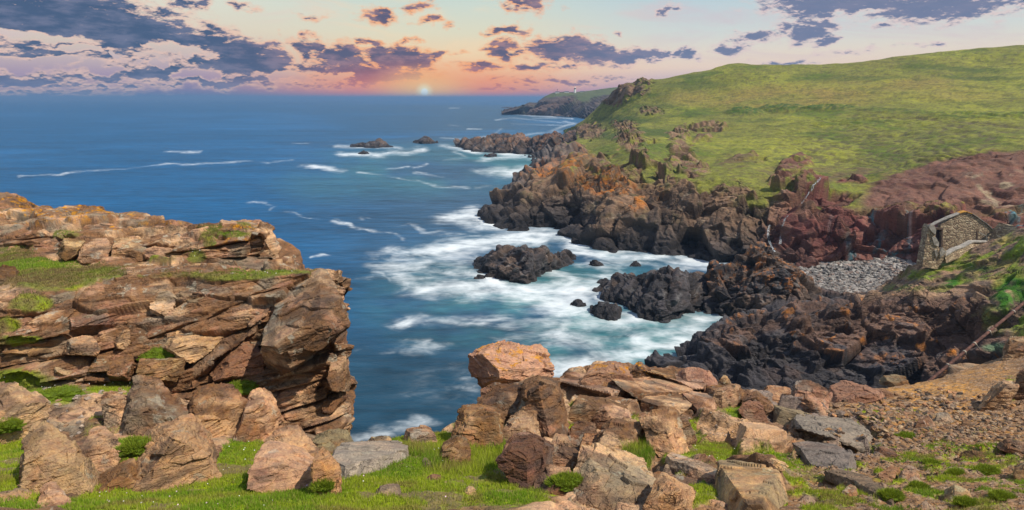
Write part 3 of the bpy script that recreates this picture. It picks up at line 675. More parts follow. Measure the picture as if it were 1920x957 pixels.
def hump(x0, x1, yb, tops, dep, n=None, back=None):
    """a rock standing in the water: near waterline yb, crest tops [(px,py)], depth in metres"""
    k = len(tops); xs = [t[0] for t in tops]
    ybs = yb if hasattr(yb, '__len__') else [yb] * k
    A = [W(x, y + 0, 0) for x, y in zip(np.linspace(x0, x1, k), ybs)]
    mid_d = [a[1] + dep * .5 for a in A]
    C_ = [W(x, y, dd) for (x, y), dd in zip(tops, mid_d)]
    back = [a + np.array([0, dep, 0]) for a in A]
    for B_ in (back,):
        for i, b in enumerate(B_): b[0] = C_[i][0] * (b[1] / C_[i][1]); b[2] = -.8
    low = [a + np.array([0, -.3, -1.2]) for a in A]
    m = [a * .5 + c * .5 + np.array([0, -.08 * dep, .12 * max(c[2], 0)]) for a, c in zip(A, C_)]
    m2 = [c * .5 + b * .5 + np.array([0, 0, .12 * max(c[2], 0)]) for b, c in zip(back, C_)]
    return [[(*map(float, p), 1) for p in r] for r in (low, A, m, C_, m2, back)]
G_SK = 'rocks standing in the surf'
islet('sea_rock', 'large ribbed dark rock island in the middle of the white surf', hump(888, 1078, [505, 520, 527, 533, 520, 505, 494], [(890,488),(925,474),(968,466),(995,465),(1030,474),(1060,472),(1080,481)], 11), 30, [3, 46, 40, 20, 8], 2.6, .85, .12, .55, G_SK, 62, 160, seed=1)
islet('sea_rock', 'flat squarish dark rock with surf washing over its near foot', hump(1106, 1164, [588, 597, 602, 598], [(1106,574),(1125,568),(1150,570),(1165,583)], 3.6), 24, [3, 24, 20, 12, 6], 1.5, .35, 0, .2, G_SK, 30, 40, seed=2)
islet('sea_rock', 'small low dark rock just left of the flat squarish one', hump(1068, 1100, [573, 576, 574], [(1070,569),(1083,562),(1098,567)], 1.8), 20, [3, 14, 12, 8, 4], .9, .2, 0, .2, G_SK, seed=3)
islet('sea_rock', 'small dark rock in the channel below the orange stained cliff', hump(1104, 1134, [498, 500, 498], [(1106,493),(1115,486),(1130,495)], 1.8), 18, [3, 12, 10, 6, 4], .9, .2, 0, .3, G_SK, seed=4)
islet('sea_rock', 'small dark rock in the channel nearest the long boulder spit', hump(1180, 1203, [500, 501, 499], [(1182,495),(1192,489),(1201,496)], 1.6), 18, [3, 12, 10, 6, 4], .9, .2, 0, .3, G_SK, seed=5)
islet('sea_rock', 'tiny pair of half drowned rocks at the foot of the ribbed island', hump(888, 912, [523, 524, 523], [(890,519),(900,515),(910,520)], 1.5), 14, [3, 8, 8, 6, 4], .8, .15, 0, .4, G_SK, seed=6)
islet('sea_rock', 'long low dark skerry with foam round it, leftmost offshore', hump(656, 738, [276, 277, 278, 277, 276], [(658,270),(680,266),(700,268),(712,264),(737,274)], 16), 16, [2, 14, 12, 8, 4], 6, 1.4, 0, .4, G_SK, seed=7)
islet('sea_rock', 'pointed dark skerry offshore, right of the long low one', hump(773, 822, [268.5, 270, 270, 268.5], [(775,265),(795,257.5),(806,259),(821,266)], 14), 16, [2, 14, 12, 8, 4], 6, 1.3, 0, .4, G_SK, seed=8)
islet('sea_rock', 'small rock in the white water below the long low skerry', hump(671, 693, [289, 290, 289], [(673,286),(682,283),(692,287)], 6), 12, [2, 8, 8, 6, 4], 3, .5, 0, .3, G_SK, seed=9)
islet('sea_rock', 'small washed rock in foam under the far dark reef', hump(906, 932, [294, 295.5, 294], [(908,291),(920,287),(931,288)], 8), 12, [2, 8, 8, 6, 4], 3, .5, 0, .3, G_SK, seed=10)
islet('sea_rock', 'row of tiny skerries on the far water before the headland tip', hump(940, 964, [203, 203.2, 203], [(942,202),(952,200.5),(962,202)], 40), 8, [2, 5, 5, 4, 3], 20, 2, 0, .3, G_SK, seed=11)
islet('reef', '', hump(853, 1075, [276, 284, 287, 288, 292, 296, 300], [(855,264),(885,262),(925,260),(950,258),(990,260),(1030,256),(1080,250)], 40), 34, [3, 26, 22, 12, 6], 9, 2.6, .55, .8, seed=12, kind='structure')
# boulder spit and orange ridge in the cove
SP_ = 'rock outcrops of the cove'
islet('rock_spit', 'spit of jumbled grey boulders reaching left into the surf', hump(1112, 1375, [545, 572, 592, 604, 590, 582, 585], [(1116,530),(1155,514),(1200,516),(1260,497),(1300,508),(1340,520),(1385,515)], 13), 38, [4, 50, 44, 20, 8], 2.9, 1.0, .10, .35, SP_, 55, 60, seed=13)
islet('rock_ridge', 'tilted stepped ridge with orange lichen along its crest by the pebble beach', hump(1300, 1560, [570, 592, 600, 600, 600, 598, 590], [(1304,516),(1335,498),(1375,500),(1415,462),(1436,452),(1480,500),(1530,548)], 12), 38, [4, 56, 44, 20, 8], 3.2, 1.15, 1.1, .75, SP_, 50, 200, seed=14)

# ------------------------------------------------------------------ near shore: dark rocks rising to the terrace
SH = [ # px columns: foot (sea), skirt, mid, top edge, behind top, terrace, back
 [(1150,730,0),(1200,698,0),(1225,686,-.5),(1250,672,-.6),(1290,655,-.5),(1320,645,0),(1340,640,0)],
 [(1260,770,0),(1290,705,-.8),(1300,672,-2),(1330,640,-2.4),(1370,618,-1),(1400,600,-.5),(1410,590,-.5)],
 [(1380,790,0),(1395,710,-1.5),(1385,650,-3.6),(1395,604,-5),(1420,590,-3.5),(1450,578,-2),(1460,560,-1.2)],
 [(1480,800,0),(1490,715,-1.8),(1480,650,-4.2),(1480,596,-6),(1500,582,-3.6),(1515,570,-.6),(1515,556,.0)],
 [(1580,800,0),(1590,715,-2.2),(1570,640,-5),(1560,582,-7),(1570,572,-4.6),(1580,564,-1.2),(1580,552,.0)],
 [(1670,800,-1),(1690,712,-3),(1660,630,-6),(1650,570,-8.2),(1655,558,-6.6),(1655,548,-3.6),(1650,538,.0)],
 [(1750,790,-2),(1760,700,-4.2),(1750,630,-6.5),(1745,572,-9),(1740,545,-9.4),(1735,510,-9.6),(1725,492,-9.6)],
 [(1810,775,-3.5),(1815,690,-5.8),(1815,640,-7),(1830,588,-9.5),(1815,540,-10.8),(1805,495,-11),(1800,470,-11)],
 [(1870,740,-6),(1875,670,-8),(1880,620,-9.4),(1880,570,-11.2),(1880,520,-12.4),(1875,470,-13.4),(1880,448,-13.6)],
 [(1960,700,-9),(1960,630,-10.6),(1960,580,-12),(1950,530,-13.2),(1950,480,-14.6),(1950,435,-16),(1955,420,-16)],
 [(2200,640,-12),(2200,580,-14),(2200,530,-15),(2200,490,-16),(2200,440,-17.5),(2200,400,-18.5),(2200,380,-18)]]
def shore_cols(P, r1, r2, s, o_, b_):
    px, py = proj(P); nz = fbm(P * .25, 4, 1); nz2 = fbm(P * 1.0, 4, 2)
    wx, wy = px + 22 * nz + 8 * nz2, py + 10 * fbm(P * .3, 3, 5) + 4 * nz2
    col = np.repeat(np.array((.048, .045, .050), f4)[None], len(P), 0)
    col = mixc(col, (.14, .085, .062), sstep(P[:, 2] + 3 * nz + 2 * (r1[:, 1] - .5) + 1.5 * (r2[:, 1] - .5), 2.6, 6.5) * .95)
    col = mixc(col, (.10, .10, .105), sstep(nz2 + .6 * (r2[:, 2] - .5), .15, .6) * .5)
    col = mixc(col, (.42, .17, .05), sstep(fbm(P * .9, 5, 7, .6) + .4 * (r2[:, 0] - .5), .3, .5) * sstep(P[:, 2], 3, 6) * .8)
    terr = sstep(np.interp(px, [1300, 1560, 1650, 1700, 1760, 1850, 1950, 2200], [560, 566, 562, 560, 562, 560, 700, 700]) - wy, -3, 8) * sstep(px, 1560, 1620)
    st = np.repeat(np.array((.24, .155, .10), f4)[None], len(P), 0) * (.55 + .8 * r2[:, 3:4])
    st = mixc(st, (.12, .09, .07), sstep(fbm(P * np.array((.4, .4, 2.2), f4), 4, 9), .0, .4) * .8)
    col = mixc(col, st, terr)
    gr = np.repeat(np.array((.17, .22, .03), f4)[None], len(P), 0)
    gr = mixc(gr, (.30, .23, .08), sstep(fbm(P * .35, 4, 11), -.05, .35) * .85)
    gr = mixc(gr, (.055, .17, .015), blobs(wx, wy, [(1780, 530, 26, 10), (1890, 560, 34, 22), (1905, 535, 20, 12), (1840, 500, 20, 8, .7)], .5))
    gm = np.clip(blobs(wx, wy, [(1740, 515, 50, 12), (1790, 500, 50, 14), (1850, 480, 60, 12), (1900, 470, 40, 30), (1790, 530, 40, 10), (1900, 550, 40, 50), (1880, 510, 50, 20), (1930, 600, 40, 60), (1860, 600, 30, 30, .6), (1700, 540, 50, 6, .5), (1760, 545, 30, 6, .7), (1840, 475, 40, 10)], .5) * sstep(fbm(P * .55, 4, 12) + .3 * nz2, -.35, .05), 0, 1)
    col = mixc(col, gr, gm)
    wet = sstep(1.2 + nz, P[:, 2] - .5, P[:, 2] + .5)
    col = mixc(col, (.02, .02, .023), wet * .8)
    green = blobs(wx, wy, [(1870, 655, 26, 8)], .6); col = mixc(col, (.12, .25, .14), green * .6)
    return col * (.7 + .6 * r1[:, 0:1])
rowsS = [[c[k] for c in SH] for k in range(7)]
def lowered(rows):
    last = [W(*p) + np.array([0, 3, -4]) for p in rows[-1]]
    return [[(*map(float, W(*p)), 1) for p in r] for r in rows] + [[(*map(float, p), 1) for p in last]]
shore = islet('shore', '', lowered(rowsS), [40, 50, 56, 56, 50, 50, 44, 40, 40, 24], [50, 46, 50, 40, 46, 30, 4], 3.4, 1.05, kind='structure', seed=20, dip=58, strike=150, colfn=shore_cols, calm=lambda P: 1 - .6 * sstep(np.interp(proj(P)[0], [1300, 1560, 1650, 1700, 1760, 1850, 1950, 2200], [560, 566, 562, 560, 562, 560, 700, 700]) - proj(P)[1], -3, 8) * sstep(proj(P)[0], 1560, 1620))

# ------------------------------------------------------------------ pebble beach
def build_beach():
    rows = [[(1380,600,-.2),(1480,610,-.3),(1560,605,-.4),(1640,590,-.8),(1720,560,-2)], [(1440,530,-.3),(1500,535,-1),(1570,530,-1.3),(1640,525,-1.8),(1720,520,-2.5)], [(1440,498,-.3),(1500,505,-1.6),(1570,505,-2),(1640,503,-2.6),(1720,500,-3.2)], [(1440,488,-.3),(1500,490,-1.8),(1570,490,-2.4),(1640,488,-3),(1720,485,-3.6)]]
    G = loft(rows, 36, [30, 30, 10]); P = G.reshape(-1, 3).astype(f4); sh = G.shape
    e, off, r = voro(P * 1.4, 3)
    P2 = P + np.array([0, 0, 1], f4) * (.28 * np.clip(.8 - np.linalg.norm(off, axis=1), 0, 1) + .2 * fbm(P * .2, 3, 3))[:, None]
    col = np.repeat(np.array((.24, .22, .20), f4)[None], len(P), 0) * (.55 + .85 * r[:, 0:1])
    o = mesh_obj('beach', P2, grid_faces(sh[0], sh[1]), M_mid, col); tag(o, kind='structure')
    return P2, sh
bP, bsh = build_beach()

# ------------------------------------------------------------------ foreground ground
FG = [ # near .. edge: below frame, bottom, middle, edge
 [(-500,1250,2.6),(-500,960,5.4),(-500,860,8.2),(-500,760,12)],
 [(-150,1250,2.6),(-150,960,5.6),(-150,860,8.4),(-150,745,12.2)],
 [(60,1250,2.6),(60,960,5.7),(60,862,8.4),(60,735,12.2)],
 [(250,1250,2.6),(250,960,5.8),(250,868,8.4),(260,735,12.4)],
 [(430,1250,2.6),(430,960,5.8),(430,880,8.0),(430,770,12.2)],
 [(600,1250,2.6),(600,960,5.9),(600,888,7.9),(610,835,11.0)],
 [(720,1250,2.6),(720,960,6.0),(720,890,7.9),(740,832,11.2)],
 [(830,1250,2.6),(830,960,6.0),(825,885,8.2),(835,815,12.0)],
 [(920,1250,2.6),(920,960,6.0),(915,870,8.9),(900,768,14.6)],
 [(1010,1250,2.6),(1010,960,6.0),(1010,850,9.6),(1000,722,15.8)],
 [(1100,1250,2.6),(1100,960,6.0),(1100,838,10.0),(1100,702,16.8)],
 [(1200,1250,2.6),(1200,960,6.1),(1200,830,10.4),(1200,694,18.0)],
 [(1310,1250,2.6),(1310,960,6.2),(1310,832,10.6),(1310,712,17.8)],
 [(1420,1250,2.6),(1420,960,6.2),(1420,840,10.6),(1420,742,17.6)],
 [(1540,1250,2.6),(1540,960,6.2),(1530,848,10.6),(1520,744,19.0)],
 [(1660,1250,2.6),(1660,960,6.2),(1650,845,10.8),(1640,735,21.5)],
 [(1790,1250,2.6),(1790,960,6.2),(1780,835,11.2),(1760,712,25.5)],
 [(1920,1250,2.6),(1920,960,6.2),(1900,825,11.6),(1880,672,31.0)],
 [(2100,1250,2.6),(2100,960,6.2),(2080,800,12.0),(2060,620,35.0)],
 [(2500,1250,2.6),(2500,960,6.2),(2500,780,12.0),(2500,560,37.0)]]
FG_GRASS = [(700, 925, 200, 55), (560, 935, 160, 45), (300, 945, 190, 32), (440, 900, 70, 50), (455, 862, 45, 40), (820, 870, 95, 55), (900, 825, 40, 60), (925, 790, 24, 30), (780, 840, 60, 20, .9), (640, 910, 60, 40), (20, 880, 60, 70), (0, 745, 130, 26), (120, 745, 50, 16, .9), (210, 735, 60, 14, .8), (250, 840, 45, 22, .9), (180, 800, 40, 20, .6), (950, 915, 110, 45, .95), (30, 920, 80, 40, .8),
            (1190, 848, 34, 24), (1350, 770, 46, 12), (1302, 812, 12, 28), (1275, 858, 34, 14, .8), (1340, 848, 46, 15), (1420, 870, 75, 17), (1310, 928, 44, 24, .8), (1060, 800, 24, 9, .8), (1065, 902, 26, 20), (1180, 800, 26, 12, .7), (1090, 770, 20, 8, .6), (1300, 885, 40, 9, .6), (1500, 890, 50, 16, .5)]
FG_SPARSE = [(1750, 900, 260, 80), (1650, 800, 90, 34), (1850, 920, 160, 60), (1560, 930, 150, 50), (1700, 790, 60, 20), (1890, 730, 20, 18)]
def build_fg():
    rows = [[c[k] for c in FG] for k in range(4)]
    A = [[W(*p) for p in r] for r in rows]
    feet = [np.array([p[0] * .5, -1.5, CAMZ - 1.75]) for p in A[0]]; feet2 = [np.array([p[0] * 2.0, -9, CAMZ - 1.0]) for p in A[0]]
    dr1 = [p + np.array([0, 1.0, -2.2]) for p in A[3]]; dr2 = [p + np.array([0, 4.0, -9.]) for p in A[3]]
    dr3 = [np.array([p[0] * 1.3, p[1] + 13, min(-2., 0)]) for p in A[3]]
    allr = [[(*map(float, p), 1) for p in r] for r in [feet2, feet] + A + [dr1, dr2, dr3]]
    nu = [12, 30, 40, 40, 42, 34, 34, 34, 40, 44, 46, 50, 48, 50, 48, 48, 48, 44, 20]
    nvs = [4, 10, 30, 170, 300, 40, 24, 10]
    G = loft(allr, nu, nvs); Nn = gnormals(G).reshape(-1, 3).astype(f4); P = G.reshape(-1, 3).astype(f4); sh = G.shape
    if Nn[:, 2].mean() < 0: Nn = -Nn
    kv = np.interp(np.repeat(np.arange(sh[0]), sh[1]), np.cumsum([0] + nvs), np.arange(len(nvs) + 1)).astype(f4)
    px, py = proj(P)
    near = P[:, 1] > 1.5
    n1 = fbm(P * 1.1, 4, 3); n2 = fbm(P * 4.0, 4, 4)
    wx, wy = px + 26 * n1 + 9 * n2, py + 13 * fbm(P * 1.1, 4, 8) + 5 * n2
    g = blobs(wx, wy, FG_GRASS, .4)
    tiny = fbm(P * 7, 3, 6)
    sp = blobs(wx, wy, FG_SPARSE, .5) * sstep(fbm(P * 2.4, 4, 16) + .45 * tiny, .12, .3)
    g = np.maximum(g * sstep(g + .35 * n2 + .25 * n1, .35, .6), sp)
    g = np.where(near, g, 1); g = g * sstep(6.0 - kv, 0, .6)
    # solid rock, as against loose soil and gravel
    soilz = sstep(px + 40 * n1 - np.interp(py, [700, 745, 800, 860, 960], [1600, 1560, 1470, 1500, 1430]), -20, 30)
    slabm = blobs(wx, wy, [(1560, 800, 90, 30), (1600, 830, 60, 26), (1480, 770, 60, 25)], .4)
    soilz = np.clip(soilz - slabm, 0, 1) * sstep(5.35 - kv, 0, .2)
    left = sstep(880 - px, 0, 40)
    rock = np.clip(1 - soilz, 0, 1)
    fr = frame(24, 185)
    b1, r1, c1 = blocks(P, (1.5, 1.1, 1.2), fr, 31, .06, 1.4, .2); b2, r2, c2 = blocks(P, (.6, .42, .36), fr, 32, .08, 1.2, .2)
    b3, r3, c3 = blocks(P, (.2, .15, .12), fr, 33, .12, 1.1, .2)
    gg = np.clip(g * 1.2, 0, 1)
    oc = .4 + .6 * sstep(px, 890, 960) * sstep(955 - py, 0, 60)
    drk = oc * (.24 * b1 + .085 * b2) + .024 * b3 + .10 * fbm(P * .6, 4, 35)
    e4, o4, r4 = voro(P * 9, 41); e5, o5, r5 = voro(P * 3.6, 42)
    grav = .05 * np.clip(.55 - np.linalg.norm(o4, axis=1), 0, 1) * (r4[:, 0] > .35) + .15 * np.clip(.42 - np.linalg.norm(o5, axis=1), 0, 1) * (r5[:, 0] > .7)
    dso = 1.5 * grav + .09 * fbm(P * 2.2, 5, 36, .65) + .18 * fbm(P * .35, 3, 37)
    dgr = .05 * fbm(P * 2.2, 4, 38) + .03 * np.clip(.6 - np.linalg.norm(o4, axis=1), 0, 1) * 1.5 + .10 * fbm(P * .5, 3, 39)
    d = drk * rock * (1 - gg) + dso * soilz * (1 - gg) + dgr * gg + .03 * gg
    cliff = sstep(kv, 5.1, 5.6); d = d * (1 + 2.2 * cliff)
    P2 = relax(P + Nn * aniso(d, G)[:, None], G)
    col = warm_rock_col(P2, r2, 0, .0, .25)
    grey = np.clip(slabm + blobs(wx, wy, [(700, 860, 70, 26), (1600, 850, 80, 40, .8)], .4), 0, 1)
    col = mixc(col, np.array((.25, .21, .185), f4) * 1.0, grey * .75)
    pale = blobs(wx, wy, [(1400, 825, 80, 28), (1330, 760, 40, 20, .4)], .4); col = mixc(col, (.62, .40, .23), pale * .7)
    so = np.repeat(np.array((.27, .155, .078), f4)[None], len(P), 0)
    orange = blobs(wx, wy, [(1740, 740, 130, 26), (1800, 765, 110, 22), (1680, 760, 90, 18), (1850, 700, 60, 18, .7)], .6)
    so = mixc(so, (.52, .27, .085), orange * sstep(n1 + .3 * n2, -.5, .2))
    so = mixc(so, (.12, .075, .05), sstep(fbm(P * 2.6, 4, 43), .1, .4) * .6 * (1 - orange * .6))
    so = mixc(so, (.37, .27, .19), ((r4[:, 0] > .35) & (np.linalg.norm(o4, axis=1) < .5)).astype(f4) * (r4[:, 1]) * .8)
    so = mixc(so, (.34, .24, .17), ((r5[:, 0] > .7) & (np.linalg.norm(o5, axis=1) < .38)).astype(f4) * .8)
    col = mixc(col, so, soilz)
    gr = np.repeat(C_GR1[None], len(P), 0)
    gr = mixc(gr, C_GR2, sstep(fbm(P * 2.0, 4, 44), .0, .4) * .8)
    gr = mixc(gr, (.20, .14, .075), sstep(fbm(P2 * 1.5, 4, 45, .65) + .12 * tiny, .08, .26) * .85)
    col = mixc(col, gr, gg)
    col = mixc(col, (.10, .07, .05), rock * (1 - gg) * sstep(fbm(P * 1.7, 4, 46) + .5 * c2, .30, .6) * .6)
    f = grid_faces(sh[0], sh[1])
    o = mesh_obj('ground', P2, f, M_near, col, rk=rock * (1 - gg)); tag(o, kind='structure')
    a = o.data.attributes.new('Soil', 'FLOAT', 'POINT'); a.data.foreach_set('value', np.clip(np.maximum(soilz, .5 * sstep(n1, .1, .4)) * (1 - .85 * gg), 0, 1).astype(f4))
    return o, P2, Nn, g * (kv < 5.05) * near, px, py, sh, (kv < 5.02) * near
ground, gP, gN, gG, gpx, gpy, gsh, gcol = build_fg()

# ------------------------------------------------------------------ left crag
CR = [ # base, ledge edge, ledge back, second face top, skyline
 [(-500,750,12.4),(-500,575,13.5),(-500,470,19),(-500,440,20),(-500,372,22)],
 [(-120,745,12.6),(-120,572,13.6),(-120,470,19),(-120,435,20),(-120,372,22)],
 [(0,735,12.7),(0,566,13.6),(0,470,18.6),(0,436,19.1),(0,376,22)],
 [(50,735,12.7),(55,560,13.8),(60,466,18.6),(60,434,19.1),(50,386,21.8)],
 [(130,740,12.7),(130,548,14.3),(130,480,17.8),(130,446,18.4),(150,393,21.5)],
 [(220,745,12.8),(220,530,14.8),(220,488,17.2),(220,450,17.9),(235,404,21)],
 [(300,750,12.9),(300,522,15),(300,494,16.9),(300,455,17.5),(300,417,20.6)],
 [(370,765,12.9),(370,520,15),(370,496,16.8),(370,446,17.4),(370,424,20)],
 [(440,785,12.9),(440,524,15),(440,499,16.8),(445,440,17.3),(440,427,19)],
 [(500,800,13.0),(505,526,15),(500,501,16.7),(500,450,17.2),(492,430,18.6)],
 [(560,815,13.1),(560,525,15),(550,512,16.1),(545,492,17.6),(545,488,18.4)],
 [(610,825,13.2),(608,524,15.1),(600,516,16.1),(592,508,17.4),(590,507,18)],
 [(638,835,13.4),(636,526,15.2),(630,521,16),(626,518,16.8),(622,517,17.4)],
 [(640,838,14.4),(638,530,15.8),(634,526,16.6),(628,522,17.2),(620,520,17.8)],
 [(625,842,17),(622,546,18),(618,540,18.6),(612,536,19.2),(604,532,19.8)]]
def crag_cols(P, r1, r2, s, o_, b_):
    px, py = proj(P); n1 = fbm(P * 1.1, 4, 3); n2 = fbm(P * 4, 4, 4)
    col = warm_rock_col(P, r2, 5, -.12, .32)
    wx, wy = px + 22 * n1 + 8 * n2, py + 10 * fbm(P * 1.2, 4, 8) + 4 * n2
    g = crag_grass(P)
    gr = np.repeat(np.array((.17, .18, .04), f4)[None], len(P), 0); gr = mixc(gr, (.19, .13, .06), sstep(fbm(P * 1.5, 4, 5), -.15, .25) * .85); gr = mixc(gr, C_GR1, sstep(fbm(P * 1.1, 4, 9), .15, .4) * .7)
    col = mixc(col, gr, g)
    top = blobs(wx, wy, [(100, 392, 130, 12), (30, 374, 60, 6, 1.2), (200, 398, 60, 7), (300, 420, 60, 5, .7), (440, 428, 60, 4, .8), (50, 418, 50, 8, .5), (130, 410, 90, 8, .6), (215, 428, 14, 4), (450, 448, 30, 4, .7)], .5)
    col = mixc(col, C_ORL, top * sstep(fbm(P * 6, 4, 10, .7), .10, .25) * .8)
    return col
CRAG_GRASS = [(90, 520, 110, 26), (30, 500, 70, 26), (60, 570, 40, 20), (180, 512, 60, 12), (430, 518, 100, 7), (530, 514, 60, 5), (300, 485, 30, 7), (395, 440, 14, 24), (370, 480, 20, 14), (430, 438, 40, 5), (455, 424, 20, 4), (20, 640, 60, 10), (10, 610, 30, 16), (20, 720, 90, 30), (300, 520, 60, 5, .6), (130, 440, 30, 6, .6), (240, 720, 60, 10), (20, 475, 50, 10, .7)]
def crag_grass(P):
    px, py = proj(P); n1 = fbm(P * 1.1, 4, 3); n2 = fbm(P * 4, 4, 4)
    wx, wy = px + 22 * n1 + 8 * n2, py + 8 * fbm(P * 1.2, 4, 8) + 4 * n2
    g = blobs(wx, wy, CRAG_GRASS, .5); return g * sstep(g + .7 * n2 + .5 * n1 + .3 * fbm(P * 9, 3, 5), .35, .65)
def build_crag():
    rows = [[c[k] for c in CR] for k in range(5)]
    A = [[W(*p) for p in r] for r in rows]
    low = [p + np.array([-2.4 * (i > 8), .6, -3]) for i, p in enumerate(A[0])]; low2 = [p + np.array([-15 * (i > 7), 3, -24.5]) for i, p in enumerate(A[0])]
    b1_ = [p + np.array([0, 1.5, -.9]) for p in A[4]]; b2_ = [p + np.array([-6 * (i > 7), 4, -9]) for i, p in enumerate(A[4])]; b3_ = [p + np.array([-18 * (i > 6), 8, -28]) for i, p in enumerate(A[4])]
    rows = [[(*map(float, p), 1) for p in r] for r in [low2, low] + A + [b1_, b2_, b3_]]
    G = loft(rows, [16, 30, 26, 44, 50, 46, 44, 44, 40, 40, 34, 40, 40, 40], [40, 50, 170, 70, 60, 80, 20, 10, 6])
    Nn = gnormals(G).reshape(-1, 3).astype(f4); P = G.reshape(-1, 3).astype(f4); sh = G.shape
    if Nn[:, 2].mean() < 0: Nn = -Nn
    fr = frame(14, 150)
    b1, r1, c1 = blocks(P, (1.5, 1.1, .42), fr, 51, .09, .9, .35); b2, r2, c2 = blocks(P, (.7, .5, .13), fr, 52, .12, .8, .3)
    b3, r3, c3 = blocks(P, (.25, .2, .05), fr, 53, .14, .8, .25)
    g = crag_grass(P)
    px, py = proj(P)
    kv = np.interp(np.repeat(np.arange(sh[0]), sh[1]), np.cumsum([0, 40, 50, 170, 70, 60, 80, 20, 10, 6]), np.arange(10))
    # stair-stepped bedding: push along the horizontal according to the bed
    bed = (P @ fr[2]) / .46 + .5 * fbm(P * .35, 3, 9); fb = bed - np.floor(bed); bed_r = _r(_h(np.floor(bed).astype(np.int32), np.floor(P[:, 0] * .45 + bed_r0(P)).astype(np.int32), np.zeros(len(P), np.int32), 5))
    step = (bed_r - .5) * .62 - .26 * sstep(np.abs(fb - .5), .40, .5)
    bed2 = (P @ fr[2]) / .105 + .6 * fbm(P * .5, 3, 19); fb2 = bed2 - np.floor(bed2); b2r = _r(_h(np.floor(bed2).astype(np.int32), np.floor(P[:, 0] * 1.1 + P[:, 1] * .3 + bed_r0(P)).astype(np.int32), np.zeros(len(P), np.int32), 6))
    step = step * 1.35 + (b2r - .5) * .09 - .05 * sstep(np.abs(fb2 - .5), .36, .5)
    d = (.20 * b1 + .07 * b2 + .022 * b3 + .10 * fbm(P * .6, 4, 55)) * (1 - .85 * g) + .05 * g * fbm(P * 5, 3, 6) + .04 * g
    hz = Nn * np.array([1, 1, .2], f4)
    wrap = sstep(660 - px, 8, 40) * sstep(5.6 - kv, 0, .3)
    P2 = relax(P + Nn * aniso(d, G)[:, None] + hz * aniso(step * wrap * (1 - g) * sstep(1 - Nn[:, 2], .12, .4), G)[:, None], G, 1)
    col = crag_cols(P2, r1, r2, 0, 0, 0)
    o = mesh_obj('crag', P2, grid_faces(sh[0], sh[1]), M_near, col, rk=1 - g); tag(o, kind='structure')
    return o, P2, Nn, g
def bed_r0(P): return .6 * fbm(P * .5, 2, 77)
crag, cP, cN, cG = build_crag()

# ------------------------------------------------------------------ boulders: convex faceted stones cut by the planes of a traced outline
def icosphere(n):
    t = (1 + 5 ** .5) / 2
    V = np.array([(-1, t, 0), (1, t, 0), (-1, -t, 0), (1, -t, 0), (0, -1, t), (0, 1, t), (0, -1, -t), (0, 1, -t), (t, 0, -1), (t, 0, 1), (-t, 0, -1), (-t, 0, 1)], float)
    Fc = np.array([(0,11,5),(0,5,1),(0,1,7),(0,7,10),(0,10,11),(1,5,9),(5,11,4),(11,10,2),(10,7,6),(7,1,8),(3,9,4),(3,4,2),(3,2,6),(3,6,8),(3,8,9),(4,9,5),(2,4,11),(6,2,10),(8,6,7),(9,8,1)])
    for _ in range(n):
        E = np.sort(np.concatenate([Fc[:, [0, 1]], Fc[:, [1, 2]], Fc[:, [2, 0]]]), 1)
        U, inv = np.unique(E, axis=0, return_inverse=True); inv = inv.reshape(-1)
        mid = (V[U[:, 0]] + V[U[:, 1]]) / 2; k = len(V); V = np.concatenate([V, mid]); m = len(Fc)
        a, b, c = k + inv[:m], k + inv[m:2 * m], k + inv[2 * m:]
        Fc = np.concatenate([np.stack([Fc[:, 0], a, c], 1), np.stack([Fc[:, 1], b, a], 1), np.stack([Fc[:, 2], c, b], 1), np.stack([a, b, c], 1)])
    V /= np.linalg.norm(V, axis=1, keepdims=True)
    return V.astype(f4), Fc
ICO = {k: icosphere(k) for k in (2, 3, 4, 5, 6)}
rock_id = [0]
